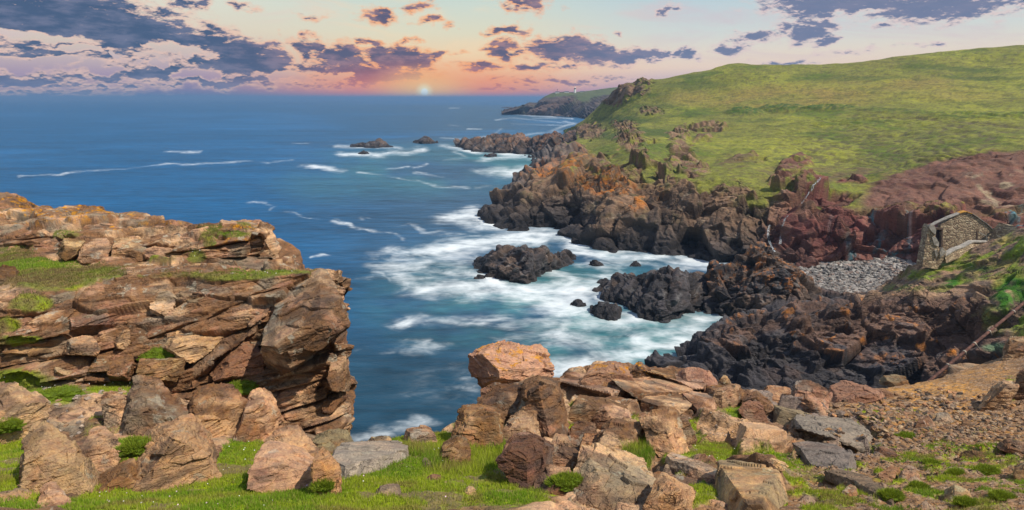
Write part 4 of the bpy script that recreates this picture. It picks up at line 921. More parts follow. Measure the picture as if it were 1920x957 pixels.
def rock(outline, d, thick, lvl=5, facets=(), pale=0.0, grey=.2, strata=.5, rough=1.0, name='boulder', label=None, cat='boulder', group=None, parent=None, tint=None, lichen=0.0, top=None, dip=(14, 150), dark=0, mat=None, bury=0.0, lie=0.0):
    pale *= .65
    rock_id[0] += 1; s = rock_id[0] * 7; rs = np.random.default_rng(900 + s)
    O = np.array(outline, float)
    if bury:
        y0, y1 = O[:, 1].min(), O[:, 1].max(); t = np.clip((O[:, 1] - y0) / (y1 - y0) - .45, 0, 1) / .55; xm = O[:, 0].mean()
        O[:, 1] += t * bury * (y1 - y0); O[:, 0] += (O[:, 0] - xm) * t * .12
    cx, cy = (O[:, 0].min() + O[:, 0].max()) / 2, (O[:, 1].min() + O[:, 1].max()) / 2
    C0 = W(cx, cy, d); ray = C0 - np.array([0, 0, CAMZ]); dist = np.linalg.norm(ray); fw = ray / dist
    rt = np.cross(fw, [0, 0, 1]); rt /= np.linalg.norm(rt); up = np.cross(rt, fw)
    # outline in metres in the plane facing the camera
    X = []
    for x, y in O:
        r = W(x, y, d) - np.array([0, 0, CAMZ]); r = r / (r @ fw) * dist; v = r - ray; X.append((v @ rt, v @ up))
    X = np.array(X); area = 0.5 * np.sum(X[:, 0] * np.roll(X[:, 1], -1) - np.roll(X[:, 0], -1) * X[:, 1])
    if area < 0: X = X[::-1]
    a = np.ptp(X[:, 0]) / 2; b = np.ptp(X[:, 1]) / 2; c = thick / 2
    cen = X.mean(0); X = X - cen; C1 = C0 + rt * cen[0] + up * cen[1] + fw * c * (.78 if bury else .5)
    if lie:     # a slab lying in the slope: its outline is found on the ground and its plane fitted to it
        hs_ = [hit(x, y) for x, y in O]; H = np.array([h[0] for h in hs_ if h is not None])
        n0 = hit(O[:, 0].mean(), O[:, 1].mean()); C1 = H.mean(0); u_, s_, vt = np.linalg.svd(H - C1); nn = vt[2] * np.sign(vt[2][2])
        nn = nn + np.array([0, 0, .25]); nn /= np.linalg.norm(nn)
        rt = np.cross([0, 1, 0], nn); rt /= np.linalg.norm(rt); up = np.cross(nn, rt); fw = -nn
        X = np.stack([(H - C1) @ rt, (H - C1) @ up], 1)
        if np.sum(X[:, 0] * np.roll(X[:, 1], -1) - np.roll(X[:, 0], -1) * X[:, 1]) < 0: X = X[::-1]
        a = np.ptp(X[:, 0]) / 2; b = np.ptp(X[:, 1]) / 2; c = lie; mid = (X.max(0) + X.min(0)) / 2; X = X - mid; C1 = C1 + rt * mid[0] + up * mid[1]
        facets = [(.04, .06), (rs.uniform(-.25, .25), rs.uniform(-.25, .1))]
    V, Fc = ICO[lvl]; D = V * np.array([a, c, b], f4)   # local: x right, y forward, z up
    planes = []
    for i in range(len(X)):
        p, q = X[i], X[(i + 1) % len(X)]; e = q - p; L = np.hypot(*e)
        if L < 1e-4: continue
        n2 = np.array([e[1], -e[0]]) / L; off = n2 @ p
        if off < .02 * min(a, b): off = .02 * min(a, b)
        tl = rs.uniform(-.35, .25)
        if lie: tl = rs.uniform(-.7, .1)
        elif bury and n2[1] < .1: tl = rs.uniform(.15, .5)
        if n2[1] > .5 and not lie: tl = rs.uniform(-.6, -.15)      # upper edges lean back so their tops catch the light
        n = np.array([n2[0], tl, n2[1]]); k = np.linalg.norm(n); planes.append((n / k, off / k))
    fl = list(facets) or [(rs.uniform(-.3, .3), rs.uniform(.0, .5)), (rs.uniform(-.9, .9), rs.uniform(-.2, .8))]
    for k, (fx, fz) in enumerate(fl):
        n = np.array([fx, -1, fz]); k2 = np.linalg.norm(n); n /= k2
        planes.append((n, c * (.8 if k == 0 else .72) * (abs(n[1])) + (.35 if not lie else (.06 if k == 0 else .5)) * (a * abs(n[0]) + b * abs(n[2])) * (1 if k == 0 else .9)))
    for _ in range(3):
        n = np.array([rs.uniform(-.8, .8), 1, rs.uniform(-.5, .8)]); n /= np.linalg.norm(n); planes.append((n, c * .9))
    Rr = np.full(len(D), 1e9)
    for n, off in planes:
        dn = D @ n.astype(f4); Rr = np.minimum(Rr, np.where(dn > 1e-5, off / np.maximum(dn, 1e-5), 1e9))
    Rr = np.minimum(Rr, 1.6)
    Q = D * Rr[:, None]
    Bm = np.stack([rt, fw, up]).astype(f4); P = Q.astype(f4) @ Bm + C1.astype(f4)
    # normals
    def vn(P):
        fn = np.cross(P[Fc[:, 1]] - P[Fc[:, 0]], P[Fc[:, 2]] - P[Fc[:, 0]]); n = np.zeros_like(P)
        for k in range(3): np.add.at(n, Fc[:, k], fn)
        return n / np.maximum(np.linalg.norm(n, axis=1, keepdims=True), 1e-9)
    Nn = vn(P)
    sz = (a * b) ** .5 if not lie else (a * b) ** .5 * .6; fr = frame(dip[0] + rs.uniform(-6, 6), dip[1] + rs.uniform(-20, 20))
    Ps = P + s
    b2, r2, c2 = blocks(Ps, (.9 * sz, .7 * sz, .28 * sz), fr, 60 + s, .07, .9, .35)
    st = fbm((Ps @ fr.T) * np.array((.9, .9, 7), f4) / f4(max(sz, .2)), 4, s)
    dd = sz * rough * ((.075 if not lie else .03) * b2 + .05 * strata * st + .035 * fbm(Ps * f4(1.4 / sz), 4, s + 2) + .018 * fbm(Ps * f4(6 / sz), 4, s + 3)) - .01 * sz
    if lvl >= 5 and not lie:
        b3, r3, c3 = blocks(Ps, (.28 * sz, .22 * sz, .07 * sz), fr, 61 + s, .1, .9, .3); dd = dd + sz * .02 * rough * b3
    P2 = P + Nn * dd[:, None]
    n = len(P)
    rr = np.full((n, 4), .5, f4); rr[:, :] = .5 + .5 * (r2 - .5)
    col = warm_rock_col(P + 3.1 * s, rr, 5, pale, grey)
    col = col * rs.uniform(.74, 1.1) * np.array([1, rs.uniform(.92, 1.03), rs.uniform(.82, 1.05)], f4)
    if tint is not None: col = mixc(col, tint, np.full(n, .6, f4))
    if dark: col = col * (1 - dark)
    if lichen: col = mixc(col, C_ORL, sstep(Nn[:, 2], .35, .8) * sstep(fbm(P * 6, 4, s + 8, .65), .16, .28) * lichen)
    org = C0.astype(f4); org[2] = P2[:, 2].min()
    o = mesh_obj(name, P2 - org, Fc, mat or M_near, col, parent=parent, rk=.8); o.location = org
    if parent is not None: o.location = org
    if label: tag(o, label, cat, group)
    return o

bpy.context.view_layer.update(); dg_ = bpy.context.evaluated_depsgraph_get()
def hit(px, py, skip=0):
    o = Vector((0, 0, CAMZ)); t = W(px, py, 10.0); dv = (Vector(t) - o).normalized()
    ok, loc, nrm, idx, ob, mt = sc.ray_cast(dg_, o, dv, distance=5000)
    return (np.array(loc), np.array(nrm), ob) if ok else None
# blocks that belong to the crag's own beds
for O, d, th, kw in [
 ([(375,428),(400,424),(485,426),(492,434),(480,444),(372,440)], 18.6, 2.2, dict(lichen=.8, strata=1.2)),
 ([(372,442),(480,440),(503,450),(509,470),(503,488),(470,492),(420,486),(370,476)], 17.8, 2.0, dict(strata=1.8, facets=[(.3, .3), (-.5, .5)])),
 ([(362,490),(420,488),(422,500),(370,504)], 17.0, 1.0, dict(strata=1.5, grey=.6)),
 ([(270,478),(300,466),(345,470),(346,488),(275,490)], 17.0, 1.1, dict(pale=.4, grey=-.2)),
 ([(110,480),(120,455),(157,455),(148,482),(128,495)], 16.9, 1.0, dict(pale=.1)),
 ([(148,490),(155,460),(205,455),(212,470),(205,492)], 17.1, 1.2, dict(strata=1.6)),
 ([(205,490),(212,455),(260,455),(296,462),(270,490)], 17.3, 1.2, dict(pale=.3)),
 ([(260,440),(300,425),(345,425),(350,444),(320,450)], 19.4, 1.6, dict(dark=.25, strata=1.4)),
 ([(0,390),(0,372),(42,372),(36,384)], 22.4, 1.5, dict(lichen=1.0, strata=1.6)),
 ([(30,420),(60,398),(110,410),(95,430),(50,432)], 20.6, 1.6, dict(strata=.8)),
 ([(60,545),(120,532),(178,540),(128,560),(125,572),(62,572)], 14.6, 1.4, dict(strata=2, grey=.5)),
 ([(125,560),(170,540),(275,535),(282,548),(262,572),(190,575)], 14.8, 1.4, dict(strata=2.2, grey=.6, facets=[(-.2, .9), (.1, .2)])),
 ([(30,590),(70,572),(130,575),(128,605),(60,612)], 14.0, 1.4, dict(strata=2.2, pale=.1)),
 ([(24,632),(40,608),(128,604),(125,630),(70,636)], 13.9, 1.3, dict(strata=1.8)),
 ([(128,576),(180,568),(250,582),(255,600),(235,622),(130,634)], 14.0, 1.5, dict(strata=2.6, pale=.15)),
 ([(205,640),(225,610),(250,600),(250,630),(232,660),(210,660)], 13.6, 1.0, dict()),
 ([(280,565),(330,558),(326,590),(312,608),(285,590)], 14.2, 1.2, dict(pale=.1)),
 ([(332,545),(400,538),(470,542),(475,575),(420,590),(340,580)], 14.8, 1.6, dict(grey=.6, strata=.8)),
 ([(330,580),(420,588),(455,580),(440,622),(350,632),(290,618)], 14.3, 1.4, dict(strata=1.6, dark=.15)),
 ([(300,650),(330,622),(430,620),(400,650),(350,680),(330,672)], 13.6, 1.4, dict(strata=1.3, pale=.2)),
 ([(340,668),(400,640),(470,585),(492,590),(470,640),(400,690),(345,735),(335,700)], 13.7, 1.4, dict(dark=.35, strata=1.6, dip=(50, 190))),
 ([(0,665),(10,648),(120,640),(185,642),(186,662),(100,672)], 13.2, 1.3, dict(strata=2)),
 ([(125,665),(130,642),(180,640),(188,655),(180,668)], 12.9, .9, dict(pale=.1)),
 ([(95,705),(100,682),(150,686),(156,722),(120,715)], 12.8, .9, dict(dark=.2)),
 ([(148,722),(160,692),(200,700),(205,722)], 12.8, .8, dict(strata=1)),
 ([(168,700),(175,676),(210,672),(212,698)], 12.9, .8, dict()),
 ([(205,712),(212,676),(250,672),(252,690),(245,716)], 12.8, 1.0, dict(grey=.4)),
 ([(254,718),(260,676),(340,668),(342,690),(320,722)], 12.8, 1.2, dict(pale=.2)),
 ([(510,565),(560,535),(600,525),(636,522),(640,535),(590,548),(540,580)], 15.0, 1.8, dict(grey=.5, strata=.8)),
 ([(465,600),(480,570),(520,545),(560,530),(545,560),(500,592),(480,640)], 14.6, 1.2, dict(dark=.25)),
 ([(515,760),(520,715),(600,672),(640,668),(636,700),(600,745),(560,768)], 14.1, 1.8, dict(dark=.4, strata=1.4, dip=(40, 200))),
 ([(520,790),(530,760),(600,745),(645,690),(650,740),(636,800),(625,822),(560,822)], 14.0, 1.9, dict(dark=.3, strata=1.6, dip=(35, 200))),
 ([(616,690),(622,672),(648,668),(653,690),(650,735),(620,730)], 13.6, 1.2, dict(pale=.1)),
 ([(600,600),(640,590),(646,640),(642,668),(600,690)], 14.6, 1.6, dict(dark=.15)),
]:
    rock(O, d, th, 5, name='rock_block', parent=crag, **kw)

for O, d, th, kw in [
 ([(612,760),(618,732),(648,730),(651,770),(640,790),(618,785)], 13.7, 2.6, dict(dark=.2, strata=1.4)),
 ([(600,800),(612,782),(646,765),(650,790),(640,825),(606,832)], 13.8, 2.6, dict(dark=.25, strata=1.4)),
 ([(626,700),(632,640),(644,600),(649,650),(650,700),(640,712)], 14.6, 2.6, dict(dark=.1)),
 ([(590,840),(600,815),(640,815),(650,845),(640,900),(600,900)], 14.2, 3.0, dict(dark=.3)),
 ([(0,445),(4,430),(60,428),(70,445),(40,455)], 19.6, 1.2, dict(strata=1.5)), ([(70,455),(75,436),(120,432),(150,440),(140,452)], 19.2, 1.2, dict(strata=1.6, dark=.1)),
 ([(150,442),(158,425),(205,420),(232,430),(225,444)], 19.4, 1.2, dict(strata=1.3)), ([(190,418),(200,404),(238,405),(240,416)], 20.8, 1.0, dict(lichen=.6, strata=1.6)),
 ([(100,412),(115,394),(180,396),(196,410),(160,420)], 21.2, 1.4, dict(lichen=.9, strata=1.2)), ([(235,425),(250,408),(300,412),(320,424),(290,434)], 20.4, 1.2, dict(strata=1.4, lichen=.4)),
 ([(-10,520),(0,508),(30,512),(42,530),(30,548),(-10,552)], 15.0, 1.0, dict(dark=.2, strata=2)), ([(-10,600),(0,580),(40,582),(52,598),(30,615),(-10,622)], 13.6, 1.0, dict(strata=1.6)),
 ([(420,600),(452,580),(490,560),(500,575),(470,610),(425,640)], 14.5, 1.0, dict(dark=.3, strata=1.6, dip=(50, 190))),
 ([(275,520),(330,505),(420,505),(470,512),(440,524),(330,530)], 15.6, 1.4, dict(strata=1.6, grey=.7)), ([(180,520),(200,505),(260,500),(300,508),(280,524),(220,528)], 15.8, 1.2, dict(strata=1.6, grey=.5)),
 ([(380,524),(420,514),(500,518),(520,530),(470,538),(400,536)], 15.3, 1.2, dict(strata=1.4)),
]:
    rock(O, d, th, 5, name='rock_block', parent=crag, **kw)
ledges_todo = []
for O, d, th, kw in [
 ([(1035,735),(1060,712),(1120,712),(1180,725),(1190,745),(1120,760),(1060,765)], 15.2, 2.2, dict(pale=.2, facets=[(0, 1.6), (-.4, .6)], strata=.8)),
 ([(1120,725),(1180,712),(1260,722),(1300,735),(1290,752),(1220,758),(1150,745)], 15.8, 2.4, dict(pale=.15, facets=[(0, 1.8), (.2, .8)])),
 ([(1060,775),(1080,752),(1150,756),(1180,775),(1150,795),(1085,795)], 13.2, 1.8, dict(pale=.1, facets=[(-.1, 1.4), (-.3, .3)], strata=1.2)),
 ([(1195,768),(1215,752),(1270,752),(1312,770),(1300,788),(1240,784)], 13.2, 1.8, dict(pale=.5, facets=[(0, 1.8), (.2, .8)])),
 ([(1270,752),(1290,738),(1330,748),(1345,765),(1310,775)], 14.3, 1.4, dict(pale=.6, facets=[(0, 1.6), (.2, .6)])),
 ([(1225,735),(1250,712),(1300,712),(1330,728),(1310,742),(1250,745)], 16.4, 1.8, dict(pale=.3, facets=[(0, 1.6), (.2, .6)])),
 ([(1180,712),(1200,700),(1262,704),(1270,718),(1220,726)], 17.2, 1.6, dict(dark=.1, facets=[(0, 1.4), (.2, .6)])),
 ([(1120,812),(1140,796),(1200,806),(1215,828),(1170,845),(1130,835)], 11.2, 1.2, dict(pale=.1, facets=[(-.2, .9), (.3, .6)])),
 ([(1000,905),(1035,885),(1075,890),(1085,915),(1050,930),(1010,925)], 8.6, .8, dict(dark=.2)),
 ([(1225,905),(1250,895),(1290,915),(1300,945),(1260,965),(1225,950)], 7.6, .8, dict(pale=.4)),
 ([(1385,760),(1410,742),(1470,760),(1530,800),(1520,815),(1450,790)], 13.8, 1.6, dict(grey=.9, facets=[(0, 1.7), (.3, .9)], strata=.7)),
 ([(1480,800),(1500,780),(1590,795),(1640,825),(1620,850),(1560,850),(1500,825)], 11.8, 1.6, dict(grey=1.1, pale=.2, tint=(.25, .22, .20), facets=[(0, 1.9), (.3, 1.1)], strata=.9)),
 ([(1470,850),(1480,830),(1560,850),(1610,870),(1590,885),(1520,875)], 10.0, 1.0, dict(grey=1.1, tint=(.2, .18, .165), facets=[(0, 1.9), (.3, 1.1)])),
 ([(1395,745),(1420,738),(1445,752),(1430,765),(1400,760)], 15.8, 1.0, dict(pale=.3)),
 ([(945,775),(960,755),(1000,765),(1005,790),(960,800)], 13.6, 1.0, dict(dark=.15)),
 ([(870,790),(890,770),(930,778),(935,800),(890,806)], 13.2, 1.0, dict()),
]:
    ledges_todo.append((O, d, th, kw))

BG = 'boulders below the left crag'
RK = [
 ([(500,598),(602,528),(634,532),(646,590),(640,630),(520,718),(490,692)], 13.1, 3.4, dict(lvl=6, facets=[(.05, .3), (.9, .6), (.5, -.9)], grey=.35, strata=.4, rough=.6, bury=0, label='huge brown boulder jutting over the sea at the right end of the crag', group=BG)),
 ([(395,708),(430,662),(460,648),(490,656),(489,706),(440,713)], 13.3, 1.1, dict(bury=0, tint=(.30, .15, .09), label='reddish wedge of rock tucked under the huge jutting boulder', group=BG)),
 ([(-60,790),(-20,750),(30,728),(62,730),(76,745),(58,795),(20,830),(-40,835)], 9.6, 1.4, dict(pale=.6, grey=-.1, label='pale leaning boulder cut off by the left edge of the picture', group=BG)),
 ([(40,832),(80,808),(128,812),(165,855),(187,886),(150,908),(95,922),(52,905),(36,870)], 8.5, 1.3, dict(lvl=6, pale=.5, grey=0, label='big pale tan boulder above the bottom left corner, sloping down right', group=BG)),
 ([(-60,935),(10,928),(60,938),(80,950),(70,1000),(-60,1000)], 6.4, .8, dict(pale=.5, grey=.7, label='pale grey flat stone in the bottom left corner', group=BG)),
 ([(72,930),(90,920),(122,920),(125,960),(110,1000),(66,980)], 6.7, .7, dict(pale=.3, label='upright tan stone beside the pale grey corner stone', group=BG)),
 ([(228,785),(245,735),(262,727),(329,738),(326,785),(300,818),(228,815)], 11.3, 1.3, dict(grey=.6, label='square grey brown block split by an upright crack below the grassy ledge', group=BG)),
 ([(190,745),(205,738),(238,740),(230,790),(208,800)], 11.3, .9, dict(grey=.3, label='narrow dark block against the left side of the square cracked block', group=BG)),
 ([(160,822),(190,812),(214,815),(206,862),(192,882),(166,855)], 9.9, .9, dict(pale=.1, label='upright cracked stone behind the big pale tan boulder', group=BG)),
 ([(330,810),(362,750),(400,732),(455,734),(454,778),(425,812),(398,822)], 11.1, 1.3, dict(lvl=5, pale=.1, facets=[(-.1, .9), (.6, .1)], label='long slanting brown slab leaning left beside the moss tuft', group=BG)),
 ([(250,866),(310,805),(350,792),(392,822),(410,850),(372,886),(310,906),(268,893)], 9.7, 1.3, dict(lvl=6, pale=.65, grey=-.1, facets=[(-.1, .8), (.2, .0)], label='large pale orange boulder in the middle of the lower slope', group=BG)),
 ([(165,915),(212,882),(245,866),(268,884),(266,906),(225,922)], 8.6, .8, dict(pale=.1, label='rounded red brown stone between the two large pale boulders', group=BG)),
 ([(445,798),(468,742),(490,733),(522,755),(512,798),(490,822),(455,820)], 11.3, 1.0, dict(pale=.0, label='brown kite shaped boulder under the dark overhang', group=BG)),
 ([(478,848),(520,842),(592,862),(594,905),(560,918),(480,893)], 8.8, 1.0, dict(pale=.7, grey=-.2, facets=[(0, .25), (.3, .9)], label='pale pink box shaped boulder at the grass edge', group=BG)),
 ([(503,840),(528,817),(570,822),(594,836),(590,860),(520,846)], 9.4, 1.0, dict(pale=.5, grey=-.1, label='flat topped tan rock behind the pink box shaped boulder', group=BG)),
 ([(594,848),(612,842),(630,868),(628,915),(612,928),(596,905)], 8.9, .8, dict(pale=.6, tint=(.50, .27, .13), label='narrow orange block right of the pink box shaped boulder', group=BG)),
 ([(600,880),(640,842),(700,832),(768,852),(762,868),(710,888),(650,905)], 9.9, 1.4, dict(lvl=6, grey=1.0, bury=0, lie=.2, facets=[(0, 1.9), (.3, 1.2)], pale=.1, tint=(.36, .31, .27), label='broad grey slab with white veins behind the grass hollow', group=BG)),
 ([(582,830),(610,817),(640,818),(666,828),(655,845),(600,850)], 11.4, 1.0, dict(grey=.6, label='brown rock at the cliff foot left of the gap to the sea', group=BG)),
 ([(688,836),(695,824),(730,822),(738,834)], 11.5, .5, dict(grey=.4, label='low dark stone on the cliff edge with the sea behind', group=BG)),
 ([(760,830),(764,808),(800,804),(814,810),(812,824),(780,834)], 11.9, .6, dict(grey=.4, pale=.1, label='small flat boulder on the cliff edge right of the low dark stone', group=BG)),
]
OG = 'boulders of the central outcrop'
RK += [
 ([(883,688),(886,668),(908,656),(1029,664),(1036,704),(1000,729),(905,726)], 15.0, 1.8, dict(lvl=6, bury=0, tint=(.50,.27,.18), pale=.55, grey=-.1, lichen=.7, strata=.7, facets=[(.25, .12), (-1.6, .05), (.2, 1.3)], label='large pinkish block perched over the sea with orange lichen on top', group=OG)),
 ([(896,740),(930,728),(1005,726),(1012,756),(965,792),(905,775)], 15.3, 1.3, dict(dark=.25, label='dark neck of rock under the perched block', group=OG)),
 ([(968,760),(985,722),(1012,710),(1046,716),(1062,760),(1060,795),(1020,812),(978,796)], 13.6, 1.5, dict(dark=.2, strata=.8, facets=[(-.7, .1), (.9, .5)], label='dark upright prism of rock right below the perched block', group=OG)),
 ([(850,800),(872,770),(905,764),(940,775),(946,795),(915,828),(862,842)], 12.9, 1.2, dict(pale=.05, label='brown rock left of the grassy chute above the sea', group=OG)),
 ([(846,836),(860,803),(870,801),(871,834)], 11.7, .35, dict(lvl=4, grey=1, pale=.2, label='small pointed pale stone standing upright on the grass edge', group=OG)),
 ([(818,866),(828,845),(855,828),(882,834),(868,858),(838,874)], 11.2, .8, dict(grey=.4, label='brown rock at the foot of the small pointed stone', group=OG)),
 ([(938,845),(960,826),(1000,820),(1032,834),(1042,880),(1022,912),(980,898),(950,872)], 9.5, 1.2, dict(lvl=6, dark=.3, grey=.3, facets=[(-.6, .1), (.7, .2), (0, 1.3)], label='dark brown jagged boulder beside the bright grass hollow', group=OG)),
 ([(1026,838),(1050,826),(1078,834),(1076,880),(1038,896)], 9.7, .9, dict(pale=.4, label='tan block joined to the right of the dark jagged boulder', group=OG)),
 ([(1072,868),(1100,848),(1150,862),(1230,888),(1226,928),(1170,962),(1112,955),(1080,915)], 8.2, 1.3, dict(lvl=6, pale=.35, grey=.4, facets=[(-.3, .6), (.2, .9)], label='large cracked grey tan boulder right of the round moss cushion', group=OG)),
 ([(1050,935),(1065,922),(1092,926),(1112,960),(1100,1000),(1052,990)], 7.2, .7, dict(pale=.2, grey=.4, label='small tan rock cut by the bottom edge below the moss cushion', group=OG)),
 ([(942,800),(965,784),(1000,782),(1012,800),(1000,826),(950,834)], 11.8, .9, dict(pale=.1, dark=.1, label='brown stone between the grassy chute and the dark jagged boulder', group=OG)),
 ([(1058,812),(1070,800),(1116,798),(1118,820),(1090,828)], 11.3, .8, dict(pale=.3, strata=1.4, label='layered tan stone on the stepped outcrop', group=OG)),
 ([(1088,838),(1092,822),(1130,820),(1132,838)], 10.6, .6, dict(tint=(.42, .2, .1), label='small orange stone under the layered tan stone', group=OG)),
 ([(1110,790),(1135,768),(1180,776),(1190,800),(1150,812)], 12.4, .8, dict(pale=.0, grey=.2, label='dark edged ledge stone above the green moss strip', group=OG)),
 ([(1200,792),(1222,776),(1262,785),(1285,812),(1284,846),(1262,846),(1218,818)], 11.0, .9, dict(pale=.1, label='long brown boulder sloping down right amid green moss', group=OG)),
 ([(1252,788),(1290,786),(1300,808),(1288,826),(1268,816)], 11.5, .6, dict(dark=.1, label='short brown stone behind the long brown boulder', group=OG)),
 ([(1317,748),(1330,728),(1378,722),(1394,756),(1352,764),(1320,760)], 14.5, 1.1, dict(dark=.15, lichen=.3, facets=[(-.3, .1), (1.4, .2)], label='dark red brown block with a flat front on the slope crest', group=OG)),
 ([(1390,770),(1400,752),(1430,762),(1438,788),(1420,792)], 13.2, .6, dict(tint=(.3, .15, .1), label='reddish stone right below the dark flat fronted block', group=OG)),
 ([(1312,800),(1345,786),(1412,790),(1470,822),(1474,846),(1442,862),(1370,836),(1322,815)], 11.2, 1.6, dict(lvl=6, bury=0, lie=.34, pale=2.2, grey=-.4, facets=[(0, 2.4), (.2, 1.6)], rough=.6, tint=(.62, .40, .24), label='broad smooth cream coloured slab on the right of the outcrop', group=OG)),
 ([(1246,872),(1262,860),(1300,868),(1346,892),(1342,906),(1300,896),(1256,884)], 9.2, .6, dict(bury=0, lie=.16, pale=.4, label='long thin tan slab lying in the moss', group=OG)),
 ([(1340,908),(1385,893),(1440,897),(1470,920),(1482,945),(1462,975),(1372,975),(1346,935)], 7.2, .9, dict(lvl=6, bury=0, lie=.3, grey=.9, pale=.4, facets=[(0, .9), (.3, .5)], label='rough pale mottled rock cut by the bottom edge right of centre', group=OG)),
 ([(1094,708),(1105,690),(1140,684),(1182,694),(1184,712),(1120,718)], 17.0, 1.0, dict(tint=(.30, .16, .11), lichen=.6, label='reddish rock on the outcrop skyline with lichen', group=OG)),
 ([(1182,708),(1188,688),(1198,682),(1222,698),(1218,714)], 16.8, .7, dict(lichen=.9, label='small rock with a yellow lichen cap on the outcrop skyline', group=OG)),
 ([(1272,716),(1285,700),(1320,700),(1345,716),(1335,728),(1285,728)], 17.2, .9, dict(tint=(.28, .15, .11), label='low reddish rock on the skyline before the dark shore', group=OG)),
 ([(1340,728),(1352,708),(1362,706),(1372,722),(1366,732)], 16.4, .5, dict(pale=.2, label='small pointed stone behind the dark flat fronted block', group=OG)),
 ([(1478,755),(1490,732),(1515,727),(1548,738),(1558,752),(1530,770),(1500,776)], 17.0, 1.2, dict(grey=.6, dark=.1, label='rounded grey boulder on the rim of the gully', group=OG)),
 ([(1430,744),(1440,734),(1482,734),(1484,752),(1455,758)], 17.4, .9, dict(pale=.1, tint=(.34, .18, .1), label='flat orange brown rock left of the rounded grey boulder', group=OG)),
 ([(1548,744),(1560,730),(1610,727),(1650,734),(1655,746),(1600,758)], 19.4, 1.2, dict(pale=.1, tint=(.34, .19, .13), label='long low pinkish slab along the gully rim', group=OG)),
 ([(1620,750),(1624,732),(1644,735),(1646,749)], 19.0, .5, dict(grey=.2, label='small upright stone in front of the long pinkish slab', group=OG)),
 ([(1646,748),(1652,731),(1672,736),(1676,748)], 19.6, .5, dict(tint=(.3, .16, .1), label='small red brown stone right of the small upright stone', group=OG)),
 ([(1650,718),(1660,708),(1700,710),(1702,720)], 23.0, .8, dict(grey=.5, label='dark flat rock where the rusty pipe ends', group=OG)),
]
SG = 'loose stones on the earth slope'
RK += [
 ([(1750,792),(1756,780),(1776,778),(1786,788),(1782,798),(1760,798)], 14.9, .5, dict(lvl=4, grey=1.1, pale=.9, label='white angular stone on the orange earth', group=SG)),
 ([(1715,802),(1722,786),(1738,782),(1750,800)], 14.4, .5, dict(lvl=4, grey=.4, label='brown stone just left of the white angular stone', group=SG)),
 ([(1832,768),(1850,742),(1882,716),(1902,716),(1894,740),(1862,768)], 18.4, 1.1, dict(pale=.1, label='long grey brown rock ridge rising right above the orange earth', group=SG)),
 ([(1900,745),(1904,712),(1925,696),(1980,700),(1980,752)], 17.0, 1.0, dict(dark=.35, label='dark brown boulder cut by the right edge', group=SG)),
 ([(1880,660),(1892,646),(1940,640),(1940,668),(1900,672)], 27.0, 1.6, dict(pale=.2, label='tan rock at the right edge above the slope', group=SG)),
 ([(1542,902),(1580,890),(1622,908),(1680,940),(1672,950),(1620,930),(1560,912)], 7.6, .5, dict(bury=0, lie=.14, grey=1.1, dark=.1, label='curved grey slab half buried near the bottom right', group=SG)),
 ([(1654,904),(1658,880),(1684,878),(1686,906)], 8.4, .4, dict(lvl=4, tint=(.35, .18, .1), label='square red brown stone above the curved grey slab', group=SG)),
 ([(1684,900),(1692,890),(1724,892),(1724,904)], 8.4, .4, dict(lvl=4, tint=(.36, .2, .13), label='flat reddish stone right of the square red brown stone', group=SG)),
 ([(1580,922),(1586,914),(1606,916),(1606,930),(1588,932)], 7.6, .25, dict(lvl=4, grey=.6, label='small grey stone lying on the curved grey slab', group=SG)),
 ([(1806,862),(1830,852),(1862,858),(1850,868)], 9.8, .5, dict(lvl=4, grey=.5, dark=.3, label='dark flat stone in the mossy scree at the right', group=SG)),
 ([(1870,840),(1890,828),(1935,838),(1930,850)], 10.6, .5, dict(lvl=4, grey=.4, label='flat brown stone at the right edge of the scree', group=SG)),
 ([(1770,932),(1790,916),(1820,925),(1812,944)], 7.4, .35, dict(lvl=4, pale=.4, label='pale stone in the moss near the bottom right', group=SG)),
 ([(1900,880),(1925,868),(1940,885),(1915,898)], 9.0, .4, dict(lvl=4, grey=.2, dark=.2, label='dark stone at the right edge of the mossy scree', group=SG)),
 ([(1640,850),(1652,842),(1680,848),(1670,858)], 10.4, .35, dict(lvl=4, pale=.5, grey=.5, label='light stone in the middle of the scree', group=SG)),
 ([(1800,802),(1806,790),(1820,792),(1818,804)], 13.6, .35, dict(lvl=4, grey=.2, pale=.2, label='small brown stone on the orange earth left of the right edge', group=SG)),
 ([(1435,870),(1450,862),(1475,870),(1460,878)], 9.2, .3, dict(lvl=4, pale=.4, label='small tan stone below the cream slab', group=SG)),
 ([(705,925),(712,915),(740,912),(752,918),(730,930)], 7.0, .3, dict(lvl=4, pale=.6, grey=1.0, label='white grey stone lying in the grass hollow', group='loose stones in the grass')),
 ([(800,905),(810,893),(828,898),(824,906)], 7.4, .25, dict(lvl=4, pale=.6, grey=.3, label='tan stone in the grass centre, nearest the rocks', group='loose stones in the grass')),
 ([(685,957),(695,942),(718,946),(724,965),(700,972)], 6.1, .25, dict(lvl=4, pale=.6, grey=.8, label='pale stone in the grass cut by the bottom edge', group='loose stones in the grass')),
 ([(870,925),(878,916),(892,920),(888,930)], 6.8, .2, dict(lvl=4, pale=.6, label='small orange stone alone in the grass', group='loose stones in the grass')),
 ([(792,868),(800,862),(812,872),(802,878)], 8.5, .25, dict(lvl=4, grey=.5, pale=.3, label='small stone in the grass below the pointed stone', group='loose stones in the grass')),
]
for O, d, th, kw in ledges_todo:
    h = hit(np.mean([p[0] for p in O]), max(p[1] for p in O) - 2)
    if h is not None and h[2].name == 'ground' and abs(h[0][1] - d) < .42 * d: d = float(h[0][1]) + .05 * th
    flat = kw.get('facets') and kw['facets'][0][1] > 1
    rock(O, d, th, 6 if flat else 5, name='bedrock_ledge', parent=ground, bury=0 if flat else .4, lie=.22 if flat else 0, **kw)
